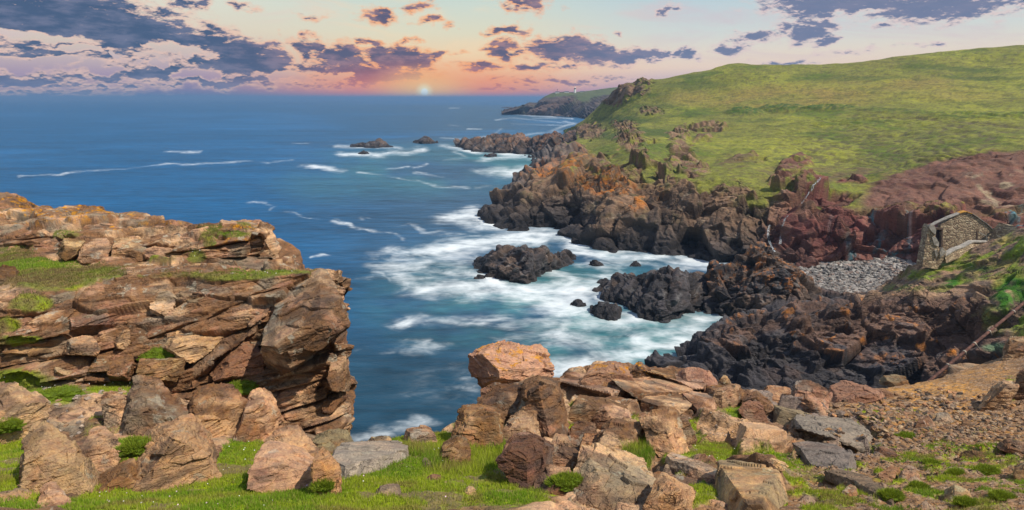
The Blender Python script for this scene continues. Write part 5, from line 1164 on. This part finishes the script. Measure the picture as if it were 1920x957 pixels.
for O, d, th, kw in RK:
    O = np.array(O, float); bx, by = O[:, 0].mean(), min(O[:, 1].max() - 2, 950)
    h = hit(bx, by)
    if h is not None and h[2] is not None and h[2].name in ('ground', 'crag') and abs(h[0][1] - d) < .42 * d and kw.get('bury', 1): d = float(h[0][1]) + .05 * th
    kw.setdefault('bury', .2)
    rock(O, d, th, **kw)
bpy.context.view_layer.update(); dg_ = bpy.context.evaluated_depsgraph_get()

# ------------------------------------------------------------------ ruined stone engine house
def masonry_mat():
    m = bpy.data.materials.new('rubble_masonry'); m.use_nodes = True
    T = NT(m.node_tree); b = T.n['Principled BSDF']
    g = T.new('ShaderNodeNewGeometry'); p = g.outputs['Position']
    s_ = T.new('ShaderNodeSeparateXYZ'); T.put(s_.inputs[0], p); c_ = T.new('ShaderNodeCombineXYZ')
    T.put(c_.inputs[0], T.m('ADD', T.m('MULTIPLY', s_.outputs[0], 2.2), T.m('MULTIPLY', s_.outputs[1], 2.2))); T.put(c_.inputs[1], T.m('MULTIPLY', s_.outputs[2], 5.0))
    vv = T.new('ShaderNodeTexVoronoi', feature='F1'); T.put(vv.inputs['Vector'], c_.outputs[0]); vv.inputs['Scale'].default_value = 1
    ve = T.new('ShaderNodeTexVoronoi', feature='DISTANCE_TO_EDGE'); T.put(ve.inputs['Vector'], c_.outputs[0]); ve.inputs['Scale'].default_value = 1
    sp = T.new('ShaderNodeSeparateColor'); T.put(sp.inputs[0], vv.outputs['Color'])
    c = T.ramp(sp.outputs[0], [(0, (.20, .135, .085)), (.4, (.34, .25, .165)), (.7, (.43, .33, .21)), (1, (.52, .42, .29))])
    c = T.mix(T.mr(ve.outputs[0], .0, .10, .75, 0), c, (.09, .07, .05))
    c = T.mix(T.mr(T.noise(p, 1.5, 4), .55, .7, 0, .5), c, (.30, .26, .17))
    T.put(b.inputs['Base Color'], c); b.inputs['Roughness'].default_value = .95
    bp = T.new('ShaderNodeBump'); bp.inputs['Strength'].default_value = .8; bp.inputs['Distance'].default_value = .08
    T.put(bp.inputs['Height'], T.mr(ve.outputs[0], 0, .2)); T.put(b.inputs['Normal'], bp.outputs[0])
    return m
M_mas = masonry_mat()
M_cop = plain_mat('weathered_coping', (.30, .275, .235), .9, 0, 3, .35, .5, .05)
M_lint = plain_mat('dark_timber', (.10, .065, .045), .8, 0, 5, .3)
M_lich = plain_mat('orange_lichen', (.50, .25, .04), .95, 0, 8, .35)
def bm_prism(name, pts, thick, mat, parent, axis=(0, 1, 0), jag=0.0):
    """extrude a planar polygon (world points) by thick along axis, subdivided and roughened"""
    import bmesh
    bm = bmesh.new(); vs = [bm.verts.new(p) for p in pts]; f = bm.faces.new(vs)
    r = bmesh.ops.extrude_face_region(bm, geom=[f]); ev = [e for e in r['geom'] if isinstance(e, bmesh.types.BMVert)]
    bmesh.ops.translate(bm, vec=Vector(axis) * thick, verts=ev)
    bmesh.ops.triangulate(bm, faces=bm.faces[:])
    for _ in range(3):
        ee = [e for e in bm.edges if e.calc_length() > .45]
        if ee: bmesh.ops.subdivide_edges(bm, edges=ee, cuts=1)
        bmesh.ops.triangulate(bm, faces=bm.faces[:])
    co = np.array([v.co[:] for v in bm.verts], f4)
    if jag:
        o3 = np.stack([fbm(co * 1.6, 3, 5), fbm(co * 1.6, 3, 6), fbm(co * 1.6, 3, 7)], 1) * jag
        for v, d in zip(bm.verts, o3): v.co += Vector(d.tolist())
    bmesh.ops.recalc_face_normals(bm, faces=bm.faces[:])
    me = bpy.data.meshes.new(name); bm.to_mesh(me); bm.free(); me.materials.append(mat)
    return link(bpy.data.objects.new(name, me), parent)
house = link(bpy.data.objects.new('ruined_building', None)); hb = W(1790, 482, 80.0); house.location = hb
tag(house, 'roofless stone ruin with one tall pointed gable wall on the right hand terrace', 'ruin')
def L(px, py, d): return Vector(W(px, py, d)) - Vector(hb)
D0, D1 = 84.0, 76.5
bm_prism('gable_wall', [L(1764, 422, D0), L(1806, 397.5, D0), L(1812, 397.5, D0), L(1832, 408, D0), L(1868, 437, D0), L(1872, 500, D0), L(1766, 500, D0), L(1766, 464, D0), L(1764, 464, D0)], .6, M_mas, house, jag=.06)
cop = []
pts = [(1746, 423), (1770, 412), (1790, 404), (1806, 397.5), (1813, 397), (1832, 407), (1850, 420), (1867, 437)]
for i, (a, b_) in enumerate(zip(pts[:-1], pts[1:])):
    pass
def strip(name, pts, d, h, t, mat, y0=-.12):
    up_ = [L(x, y, d) + Vector((0, y0, 0)) for x, y in pts]; dn = [p - Vector((0, 0, h)) for p in up_[::-1]]
    return bm_prism(name, up_ + dn, t, mat, house, jag=.04)
strip('coping', [(1746, 423), (1770, 411.5), (1790, 403.5), (1799, 399.5)], D0, .09, .72, M_cop)
strip('coping', [(1799.4, 399.3), (1806, 396.8), (1813, 396.6), (1822, 400)], D0, .11, .75, M_lich)
strip('coping', [(1822.4, 400.2), (1832, 406.5), (1850, 419.5), (1868, 436.5)], D0, .08, .72, M_cop)
# dark doorway between side wall and gable, closed by a lintel and jamb
bm_prism('lintel', [L(1754, 427.5, D0 - .2), L(1769, 428, D0 - .2), L(1769, 431, D0 - .2), L(1754, 431, D0 - .2)], .9, M_lint, house)
bm_prism('door_jamb', [L(1765.6, 431.2, D0 - .15), L(1768, 431.2, D0 - .15), L(1767.5, 464, D0 - .15), L(1764.5, 464, D0 - .15)], .7, M_lint, house)
bm_prism('doorway', [L(1755, 431, D0 + .3), L(1765.4, 431, D0 + .3), L(1764.4, 464, D0 + .3), L(1757, 464, D0 + .3)], .2, plain_mat('dark_interior', (.035, .02, .022), .9), house)
# ragged side wall coming towards us, its broken end seen edge on
bm_prism('side_wall', [L(1741, 426, D1), L(1744, 421.5, D1), L(1751, 423, D1), L(1755, 432, D1), L(1754, 446, D1), L(1760, 455, D1), L(1760, 464, D1), L(1763, 470, D1), L(1768, 466, D1), L(1774, 474, D1), L(1770, 485, D1), L(1764, 497, D1), L(1758, 505, D1), L(1729, 500, D1), L(1732, 480, D1), L(1736, 455, D1)], 1.1, M_mas, house, jag=.12)
for q in ([(1741, 425), (1745, 420.6), (1752, 423), (1755.5, 432), (1754, 441), (1746, 433)], [(1748, 446), (1755, 445), (1761, 455), (1760, 463), (1752, 459)], [(1752, 470), (1757, 469), (1758, 478), (1756, 484)], [(1762, 472), (1768, 465), (1774, 474), (1768, 480), (1763, 484)]):
    bm_prism('render_patch', [L(x, y, D1 - .14) for x, y in q], .22, M_cop, house, jag=.05)
# low wall running back towards the right
bm_prism('low_wall', [L(1772, 480, D1), L(1790, 469, D1 + 1), L(1806, 464, D1 + 2), L(1824, 455, D1 + 3), L(1856, 455, D1 + 3.5), L(1864, 459, D1 + 3.5), L(1862, 474, D1 + 3.5), L(1800, 484, D1 + 1.5), L(1774, 494, D1)], .6, M_mas, house, jag=.08)
strip2 = [L(x, y, d) + Vector((0, -.12, .0)) for x, y, d in ((1772, 479, D1), (1790, 468, D1 + 1), (1806, 462.5, D1 + 2), (1824, 453, D1 + 3), (1856, 453, D1 + 3.5), (1866, 458, D1 + 3.5))]
bm_prism('wall_top', strip2 + [p - Vector((0, 0, .14)) for p in strip2[::-1]], .9, M_cop, house, jag=.05)
bm_prism('timber_brace', [L(1836, 435, D0 - 1.2), L(1852, 443, D0 - 1.2), L(1852, 445, D0 - 1.2), L(1836, 437, D0 - 1.2)], .15, M_cop, house)
bm_prism('timber_post', [L(1831, 434, D0 - 1.2), L(1833.5, 434, D0 - 1.2), L(1833.5, 458, D0 - 1.2), L(1831, 458, D0 - 1.2)], .15, M_lint, house)
bm_prism('timber_post', [L(1849.5, 443, D0 - 1.2), L(1852, 443, D0 - 1.2), L(1852, 458, D0 - 1.2), L(1849.5, 458, D0 - 1.2)], .15, M_cop, house)
# stone field wall right of it
fwl = link(bpy.data.objects.new('stone_wall', None)); fwl.location = hb; tag(fwl, 'low tumbledown stone wall with turf on top, right of the gabled ruin', 'wall')
bm_prism('wall_face', [L(1870, 436, 83), L(1884, 420.5, 82), L(1900, 423, 81), L(1915, 433, 80), L(1912, 447, 80), L(1880, 462, 81), L(1862, 462, 82)], 1.0, M_mas, fwl, jag=.15)

# ------------------------------------------------------------------ rusty pipe
M_rust = plain_mat('rusted_iron', (.12, .055, .04), .85, .3, 3.0, .45, .5, .03)
M_band = plain_mat('pale_clamp', (.34, .29, .23), .7, .2, 6, .2)
def tube(name, a, b, r, mat, parent, seg=20, jag=0):
    a, b = Vector(a), Vector(b); ax = (b - a).normalized(); u = ax.orthogonal().normalized(); v = ax.cross(u)
    n = max(2, int((b - a).length / max(.3, r * 2))) ; V = []
    for i in range(n + 1):
        c = a.lerp(b, i / n); rr = r * (1 + jag * random.uniform(-1, 1))
        for k in range(seg): t = 2 * math.pi * k / seg; V.append(c + (u * math.cos(t) + v * math.sin(t)) * rr)
    Fc = []
    for i in range(n):
        for k in range(seg): Fc.append((i * seg + k, i * seg + (k + 1) % seg, (i + 1) * seg + (k + 1) % seg, (i + 1) * seg + k))
    me = bpy.data.meshes.new(name); me.from_pydata([tuple(p) for p in V], [], Fc + [tuple(range(seg))[::-1], tuple(range(n * seg, (n + 1) * seg))]); me.materials.append(mat)
    me.polygons.foreach_set('use_smooth', [True] * len(Fc) + [False] * 2)
    return link(bpy.data.objects.new(name, me), parent)
pa, pb = Vector(W(1738, 718, 40.0)), Vector(W(1930, 560, 47.0))
pipe = link(bpy.data.objects.new('rusty_pipe', None)); pipe.location = pa; tag(pipe, 'long rusty iron pipe running down across the dark gully on the right', 'pipe')
dv = pb - pa; PR = .10
tube('pipe_length', (0, 0, 0), dv * .62, PR, M_rust, pipe, jag=.03); tube('pipe_length', dv * .62, dv, PR * 1.05, M_rust, pipe, jag=.03)
for t in (.18, .33, .425, .57, .82): tube('clamp', dv * t, dv * (t + .008), PR * 1.3, M_band, pipe)
for t, ln in ((.33, .3), (.425, .55), (.57, .35), (.18, .3)): tube('clamp_rod', dv * t + Vector((PR, 0, .1)), dv * t + Vector((ln, .1, -ln * .8)), .028, M_band, pipe, 8)
import_bl = dict(label='pale concrete lump gripping the rusty pipe halfway up', cat='concrete block')
pm = pa + dv * .62
rock([(1848, 625), (1852, 616), (1862, 612), (1870, 620), (1860, 627)], float(pm.y) - .1, .5, 4, grey=1.2, pale=.9, name='concrete_block', **import_bl)

# ------------------------------------------------------------------ lighthouse on the headland
M_wht = plain_mat('white_render', (.78, .77, .74), .7, 0, .3, .05)
M_dark = plain_mat('dark_slate', (.08, .08, .09), .6, 0, .3, .2)
def hz(px, py, d): return Vector(W(px, py, d))
lh = link(bpy.data.objects.new('lighthouse', None)); lb = hz(1078, 175, 1345); lh.location = lb; tag(lh, 'white lighthouse tower on top of the far headland', 'lighthouse')
S = 1345 / F
def cone(name, z0, z1, r0, r1, mat, parent, seg=20):
    V = []; 
    for z, r in ((z0, r0), (z1, r1)):
        for k in range(seg): t = 2 * math.pi * k / seg; V.append((r * math.cos(t), r * math.sin(t), z))
    Fc = [(k, (k + 1) % seg, seg + (k + 1) % seg, seg + k) for k in range(seg)] + [tuple(range(seg))[::-1], tuple(range(seg, 2 * seg))]
    me = bpy.data.meshes.new(name); me.from_pydata(V, [], Fc); me.materials.append(mat); return link(bpy.data.objects.new(name, me), parent)
cone('tower', -2, 8.0, 2.3, 1.7, M_wht, lh); cone('gallery', 8.0, 8.5, 2.3, 2.3, M_dark, lh); cone('lantern', 8.5, 10.3, 1.3, 1.3, M_dark, lh); cone('dome', 10.3, 11.8, 1.5, .2, M_wht, lh)
def bmbox(name, c, s, mat, parent, roof=None):
    x, y, z = c; a, b, h = s
    V = [(x - a, y - b, z), (x + a, y - b, z), (x + a, y + b, z), (x - a, y + b, z), (x - a, y - b, z + h), (x + a, y - b, z + h), (x + a, y + b, z + h), (x - a, y + b, z + h)]
    me = bpy.data.meshes.new(name); me.from_pydata(V, [], [(0, 3, 2, 1), (4, 5, 6, 7), (0, 1, 5, 4), (1, 2, 6, 5), (2, 3, 7, 6), (3, 0, 4, 7)]); me.materials.append(mat); return link(bpy.data.objects.new(name, me), parent)
def gable(name, c, s, hr, mat, parent):
    x, y, z = c; a, b = s
    V = [(x - a, y - b, z), (x + a, y - b, z), (x + a, y + b, z), (x - a, y + b, z), (x - a, y, z + hr), (x + a, y, z + hr)]
    me = bpy.data.meshes.new(name); me.from_pydata(V, [], [(0, 1, 5, 4), (2, 3, 4, 5), (0, 4, 3), (1, 2, 5), (0, 3, 2, 1)]); me.materials.append(mat); return link(bpy.data.objects.new(name, me), parent)
for nm, px, py, wd, lab in (('keepers_cottage', 1062, 175.2, 9, 'low white cottage just left of the lighthouse tower'), ('signal_building', 1045, 175.5, 8, 'small white building with a dark mast at the seaward end of the headland'), ('keepers_cottage', 1092, 174.8, 8, 'low white cottage right of the lighthouse tower')):
    e_ = link(bpy.data.objects.new(nm, None)); e_.location = hz(px, py, 1348); tag(e_, lab, 'building')
    bmbox('wall', (0, 0, -2), (wd / 2, 3, 4.2), M_wht, e_); gable('roof', (0, 0, 2.2), (wd / 2 + .3, 3.3), 1.6, M_dark, e_)
    if nm == 'signal_building': cone('mast', 2, 7, .25, .15, M_dark, e_, 8); cone('mast_head', 7, 8.2, .9, .9, M_dark, e_, 10)
bw = link(bpy.data.objects.new('boundary_wall', None)); bw.location = hz(1100, 175, 1345); tag(bw, 'pale wall running right along the headland top from the lighthouse', 'wall')
bmbox('wall_run', (0, 0, -2), (8, .5, 3.2), M_wht, bw)
o = bm_prism('wall_run', [Vector(W(1108, 173.5, 1346)) - bw.location, Vector(W(1124, 170, 1346)) - bw.location, Vector(W(1140, 167.6, 1344)) - bw.location, Vector(W(1140, 169, 1344)) - bw.location, Vector(W(1124, 171.8, 1346)) - bw.location, Vector(W(1108, 176, 1346)) - bw.location], 1.0, M_wht, bw)

# ------------------------------------------------------------------ waterfall in the red cliff
def stream(name, pts, label):
    V, Fc = [], []
    for x, y, wd in pts:
        h = hit(x, y); h2 = hit(x + wd, y); 
        if h is None or h2 is None: continue
        p = h[0] + np.array([0, -.45, .1]); q = p + np.array([wd / F * p[1], 0, 0]); m = (p + q) / 2 + np.array([0, -.12, 0])
        V += [p, m, q]
    n = len(V) // 3
    for i in range(n - 1):
        for k in (0, 1): Fc.append((3 * i + k, 3 * i + k + 1, 3 * i + 4 + k, 3 * i + 3 + k))
    me = bpy.data.meshes.new(name); me.from_pydata([tuple(map(float, v)) for v in V], [], Fc); me.materials.append(M_fall)
    o = link(bpy.data.objects.new(name, me)); tag(o, label, 'waterfall'); return o
M_fall = bpy.data.materials.new('falling_water'); M_fall.use_nodes = True
T_ = NT(M_fall.node_tree); b_ = T_.n['Principled BSDF']; g_ = T_.new('ShaderNodeNewGeometry')
nn = T_.noise(T_.v('MULTIPLY', g_.outputs['Position'], (3, 3, .5)), 1.5, 5, .7)
T_.put(b_.inputs['Base Color'], T_.mix(T_.mr(nn, .4, .6), (.16, .19, .2), (.55, .6, .62))); b_.inputs['Roughness'].default_value = .4
T_.put(b_.inputs['Alpha'], T_.mr(nn, .42, .62, .1, .9))
stream('waterfall', [(1536, 332, 3), (1529, 340, 6), (1521, 348, 4), (1518, 356, 5), (1512, 364, 3), (1507, 372, 3), (1500, 382, 2)], 'upper white cascade spilling over the lip of the red cliff')
stream('waterfall', [(1474, 404, 3), (1467, 412, 5), (1463, 424, 4), (1461, 436, 5), (1460, 448, 4), (1458, 458, 5)], 'lower white cascade beside the rounded red buttress, right hand strand')
stream('waterfall', [(1440, 422, 3), (1437, 430, 4), (1436, 440, 5), (1438, 452, 5), (1442, 462, 4), (1448, 472, 4)], 'lower white cascade nearest the dark cliff, left hand strand')

# ------------------------------------------------------------------ grass blades, moss cushions, flowers, scree
def blades(P, Nn, col, hmin, hmax, wd, seed=1, lean=.6):
    r = np.random.default_rng(seed); n = len(P)
    ang = r.uniform(0, 2 * np.pi, n); t = np.stack([np.cos(ang), np.sin(ang), np.zeros(n)], 1)
    ang2 = r.uniform(0, 2 * np.pi, n); ln = np.stack([np.cos(ang2), np.sin(ang2), np.zeros(n)], 1) * r.uniform(0, lean, (n, 1))
    h = r.uniform(hmin, hmax, (n, 1)); up = Nn * .4 + np.array([0, 0, .6]) + ln
    a = P - t * wd; b = P + t * wd; c = P + up * h
    V = np.stack([a, b, c], 1).reshape(-1, 3); Fc = np.arange(3 * n).reshape(n, 3)
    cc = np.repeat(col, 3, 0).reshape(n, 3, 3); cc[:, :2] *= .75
    return V, Fc, cc.reshape(-1, 3)
def scatter(P, Nn, sh, w, n, seed):
    """random points on a grid sheet, weighted by area and mask"""
    G = P.reshape(sh[0], sh[1], 3); a = np.linalg.norm(np.cross(G[1:, :-1] - G[:-1, :-1], G[:-1, 1:] - G[:-1, :-1]), axis=-1)
    ww = w.reshape(sh[0], sh[1])[:-1, :-1] * a; ww = ww.ravel(); ww = ww / ww.sum()
    r = np.random.default_rng(seed); idx = r.choice(len(ww), n, p=ww); i, j = idx // (sh[1] - 1), idx % (sh[1] - 1)
    u, v = r.random((n, 1)), r.random((n, 1))
    Q = G[i, j] * (1 - u) * (1 - v) + G[i + 1, j] * u * (1 - v) + G[i, j + 1] * (1 - u) * v + G[i + 1, j + 1] * u * v
    return Q, Nn.reshape(sh[0], sh[1], 3)[i, j], (i * sh[1] + j)
inview = gcol * ((gpx > -120) & (gpx < 2040) & (gpy < 1040) & (gpy > 600)).astype(f4)
pn = fbm(gP * 1.5, 4, 45, .65); dens_w = gG * (.12 + sstep(-pn, -.22, .0)) * inview / np.maximum(gP[:, 1], 3) ** 1.0
Q, Nq, ix = scatter(gP, gN, gsh, dens_w, 150000, 3)
r = np.random.default_rng(5)
def grass_cols(Q, r):
    n = len(Q); c = np.repeat(np.array((.36, .44, .03), f4)[None], n, 0)
    c = mixc(c, (.30, .22, .08), sstep(fbm(Q.astype(f4) * 1.3, 4, 45, .65), .02, .3) * .75)
    c = mixc(c, (.20, .33, .02), sstep(fbm(Q.astype(f4) * 1.4, 3, 61), -.1, .35)); c = mixc(c, (.38, .34, .10), (r.random(n) > .8).astype(f4) * .8)
    return c * r.uniform(.75, 1.3, (n, 1))
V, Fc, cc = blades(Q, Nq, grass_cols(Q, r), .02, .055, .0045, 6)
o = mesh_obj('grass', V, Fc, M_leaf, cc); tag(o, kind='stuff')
# longer grass in the chute beside the outcrop
lw = blobs(gpx, gpy, [(900, 835, 45, 50), (860, 870, 60, 25), (1190, 850, 35, 22), (780, 850, 50, 16, .6), (1070, 895, 28, 20)], .4) * gG
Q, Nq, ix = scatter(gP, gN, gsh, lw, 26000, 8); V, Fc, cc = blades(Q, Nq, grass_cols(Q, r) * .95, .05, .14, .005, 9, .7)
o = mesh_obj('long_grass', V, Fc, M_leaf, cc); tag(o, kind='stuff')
# grass on the crag ledges
csh = (40 + 50 + 170 + 70 + 60 + 80 + 20 + 10 + 6 + 1, sum([16, 30, 26, 44, 50, 46, 44, 44, 40, 40, 34, 40, 40, 40]) + 1)
Q, Nq, ix = scatter(cP, cN, csh, cG, 60000, 12)
c = np.repeat(np.array((.20, .215, .04), f4)[None], len(Q), 0); c = mixc(c, (.25, .18, .08), sstep(fbm(Q.astype(f4) * 1.5, 3, 3), -.25, .15)); c = mixc(c, (.22, .34, .03), sstep(fbm(Q.astype(f4) * .8, 3, 13), .05, .3)); c *= r.uniform(.7, 1.3, (len(Q), 1))
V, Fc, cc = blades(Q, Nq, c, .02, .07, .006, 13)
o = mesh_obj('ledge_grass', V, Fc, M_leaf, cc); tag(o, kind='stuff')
# small white sea campion flowers
def flowers(name, P, Nn, sh, w, n, seed, colr, size):
    Q, Nq, ix = scatter(P, Nn, sh, w, n, seed); r = np.random.default_rng(seed); V = []; 
    Q = Q + np.array([0, 0, 1]) * r.uniform(.02, .07, (n, 1)); ang = r.uniform(0, 6.28, (n, 1)); s = r.uniform(.6, 1.2, (n, 1)) * size
    tiltv = np.array([0, -.5, .86]); t1 = np.array([1., 0, 0]); t2 = np.cross(tiltv, t1)
    K = 5; V = np.stack([Q + s * (t1 * np.cos(ang + k * 6.283 / K) + t2 * np.sin(ang + k * 6.283 / K)) for k in range(K)], 1).reshape(-1, 3)
    Fc = np.arange(K * n).reshape(n, K); o = mesh_obj(name, V, Fc, colr); tag(o, kind='stuff')
M_pet = plain_mat('white_petal', (.82, .82, .78), .7, 0, 30, .05); M_pink = plain_mat('pink_petal', (.62, .42, .52), .7, 0, 30, .1)
fw_ = gG * blobs(gpx, gpy, [(450, 875, 60, 40), (520, 930, 150, 30, .4), (850, 870, 60, 25, .3), (1360, 860, 80, 20, .5), (260, 830, 40, 20, .6), (300, 935, 120, 20, .5), (1190, 840, 40, 20, .3), (30, 735, 80, 20, .6), (210, 735, 50, 12)], .5)
flowers('campion_flowers', gP, gN, gsh, fw_, 60, 21, M_pet, .008)
flowers('thrift_flowers', gP, gN, gsh, gG * blobs(gpx, gpy, [(300, 940, 150, 25), (600, 940, 200, 25, .4)], .5), 14, 22, M_pink, .009)
cpx, cpy = proj(cP); flowers('ledge_flowers', cP, cN, csh, cG * blobs(cpx, cpy, [(375, 480, 22, 14), (530, 514, 40, 5), (100, 440, 60, 8, .4), (20, 720, 60, 14), (230, 720, 40, 8)], .5), 120, 23, M_pet, .011)
# moss cushions
def cushion(px, py, wpx, label, hf=.45, bright=1.0, seed=0):
    h = hit(px, py)
    if h is None: return
    c0 = h[0]; rad = wpx / 2 / F * np.linalg.norm(c0 - [0, 0, CAMZ]); V, Fc = ICO[4]
    P = V * np.array([rad, rad * .7, rad * hf], f4); nv = V.copy()
    P = P * (1 + .6 * fbm(V * 1.6 + seed, 3, seed) + .22 * fbm(V * 5 + seed, 3, seed + 3))[:, None]
    col = np.repeat(np.array((.20, .30, .02), f4)[None] * bright, len(V), 0); col = mixc(col, (.12, .17, .02), sstep(fbm(V * 5 + seed, 3, seed), 0, .4))
    r = np.random.default_rng(seed); n = int(2600 * min(1, rad / .25) + 400); k = r.choice(np.where(V[:, 2] > -.2)[0], n); Qb = P[k] + r.normal(0, rad * .02, (n, 3))
    Vb, Fb, cb_ = blades(Qb, nv[k] * 2, (np.array((.33, .42, .035)) * bright * r.uniform(.6, 1.3, (n, 1))), .015, .045, .0045, seed + 5)
    Fb3 = Fb + len(P); o = mesh_obj('moss_cushion', np.concatenate([P, Vb]), np.concatenate([Fc, Fb3]), M_leaf, np.concatenate([col, cb_]))
    o.location = c0; tag(o, label, 'moss cushion', 'bright moss cushions')
for i, (x, y, w_, lab) in enumerate([(301, 668, 62, 'bright green moss cushion on the strata ledge in the middle of the crag'), (448, 728, 56, 'bright moss cushion under the reddish wedge'), (262, 840, 60, 'moss cushion between the cracked block and the big pale boulder'),
    (1061, 906, 54, 'round moss cushion at the foot of the cracked grey tan boulder'), (606, 912, 36, 'moss tuft growing at the foot of the narrow orange block'), (105, 745, 70, 'dark green cushion right of the pale leaning boulder'), (10, 800, 44, 'dense moss cushion at the left edge under the pale leaning boulder'),
    (1700, 822, 30, 'bright moss cushion below the orange earth, largest of its cluster'), (1670, 930, 30, 'moss cushion just right of the curved grey slab end'), (1850, 885, 34, 'yellow green moss cushion in the right hand scree'), (1790, 890, 26, 'moss cushion in the middle of the mossy scree'), (1580, 812, 0, ''),
    (1720, 915, 28, 'moss cushion under the flat reddish stone'), (1880, 935, 34, 'moss cushion in the bottom right corner'), (1810, 945, 30, 'moss cushion beside the pale stone near the bottom right'), (1745, 870, 22, 'small moss cushion above the flat reddish stone')]):
    if w_: cushion(x, y, w_, lab, .34, .8, 30 + i)
# scree: little stones of one loose mass
def scree(name, P, Nn, sh, w, n, smin, smax, seed, base_cols, mat):
    Q, Nq, ix = scatter(P, Nn, sh, w, n, seed); r = np.random.default_rng(seed); V0, F0 = ICO[2]; V0 = V0[:42] if False else V0
    V0, F0 = icosphere(1); k = len(V0)
    out = np.empty((n, k, 3), f4); cols = np.empty((n, k, 3), f4)
    s = (smin + (smax - smin) * r.random(n) ** 3)
    for i in range(n):
        sc3 = np.array([1, r.uniform(.5, .9), r.uniform(.3, .65)]) * s[i]; a = r.uniform(0, 6.28); ca, sa = math.cos(a), math.sin(a)
        v = V0 * (1 + r.uniform(-.38, .3, (k, 1))) * sc3; x = v[:, 0] * ca - v[:, 1] * sa; y = v[:, 0] * sa + v[:, 1] * ca
        out[i, :, 0] = x; out[i, :, 1] = y; out[i, :, 2] = v[:, 2] + x * r.uniform(-.3, .3); out[i] += Q[i] + np.array([0, 0, .22 * s[i]])
        cols[i] = np.array(base_cols[r.integers(len(base_cols))]) * r.uniform(.7, 1.25)
    Fc = (F0[None] + (np.arange(n) * k)[:, None, None]).reshape(-1, 3)
    o = mesh_obj(name, out.reshape(-1, 3), Fc, mat, cols.reshape(-1, 3)); tag(o, kind='stuff')
wsc = inview * blobs(gpx, gpy, [(1750, 870, 320, 110), (1620, 810, 160, 34, .6), (1850, 780, 160, 40, .15)], .5) * sstep(gpx, 1440, 1540) / np.maximum(gP[:, 1], 4) ** 2.2
scree('scree', gP, gN, gsh, wsc, 6500, .010, .10, 41, [(.38, .27, .18), (.09, .07, .055), (.34, .19, .11), (.27, .165, .095), (.22, .13, .075), (.32, .21, .13), (.22, .16, .115), (.15, .095, .065), (.38, .27, .17), (.36, .20, .09)], M_near)
wsc2 = inview * blobs(gpx, gpy, [(700, 920, 200, 50, .5), (1250, 850, 250, 80, .6), (950, 920, 100, 40, .4), (200, 820, 200, 80, .6)], .5)
scree('loose_gravel', gP, gN, gsh, wsc2, 900, .01, .06, 42, [(.36, .24, .15), (.25, .16, .10), (.45, .36, .28), (.30, .25, .21)], M_near)

scree('beach_pebbles', bP, bP * 0 + np.array([0, 0, 1.], f4), bsh, np.ones(len(bP)), 2600, .12, .8, 43, [(.30, .28, .26), (.20, .185, .175), (.38, .36, .33), (.12, .115, .11), (.26, .2, .17)], M_mid)

# ------------------------------------------------------------------ haze
HAZE = 0.00020
if HAZE:
    x0, x1, y0, y1, z0, z1 = -30000, 30000, -60, 60000, -35, 66
    hz_o = bmbox('haze', (0, (y0 + y1) / 2, z0), (30000, (y1 - y0) / 2, z1 - z0), None if False else bpy.data.materials.new('sea_air'), None)
    m = hz_o.data.materials[0]; m.use_nodes = True; T_ = NT(m.node_tree); T_.n.remove(T_.n['Principled BSDF'])
    pv = T_.new('ShaderNodeVolumePrincipled'); pv.inputs['Color'].default_value = (.30, .52, .85, 1); pv.inputs['Density'].default_value = HAZE; pv.inputs['Anisotropy'].default_value = .3
    T_.l.new(pv.outputs[0], T_.n['Material Output'].inputs['Volume']); tag(hz_o, kind='stuff')
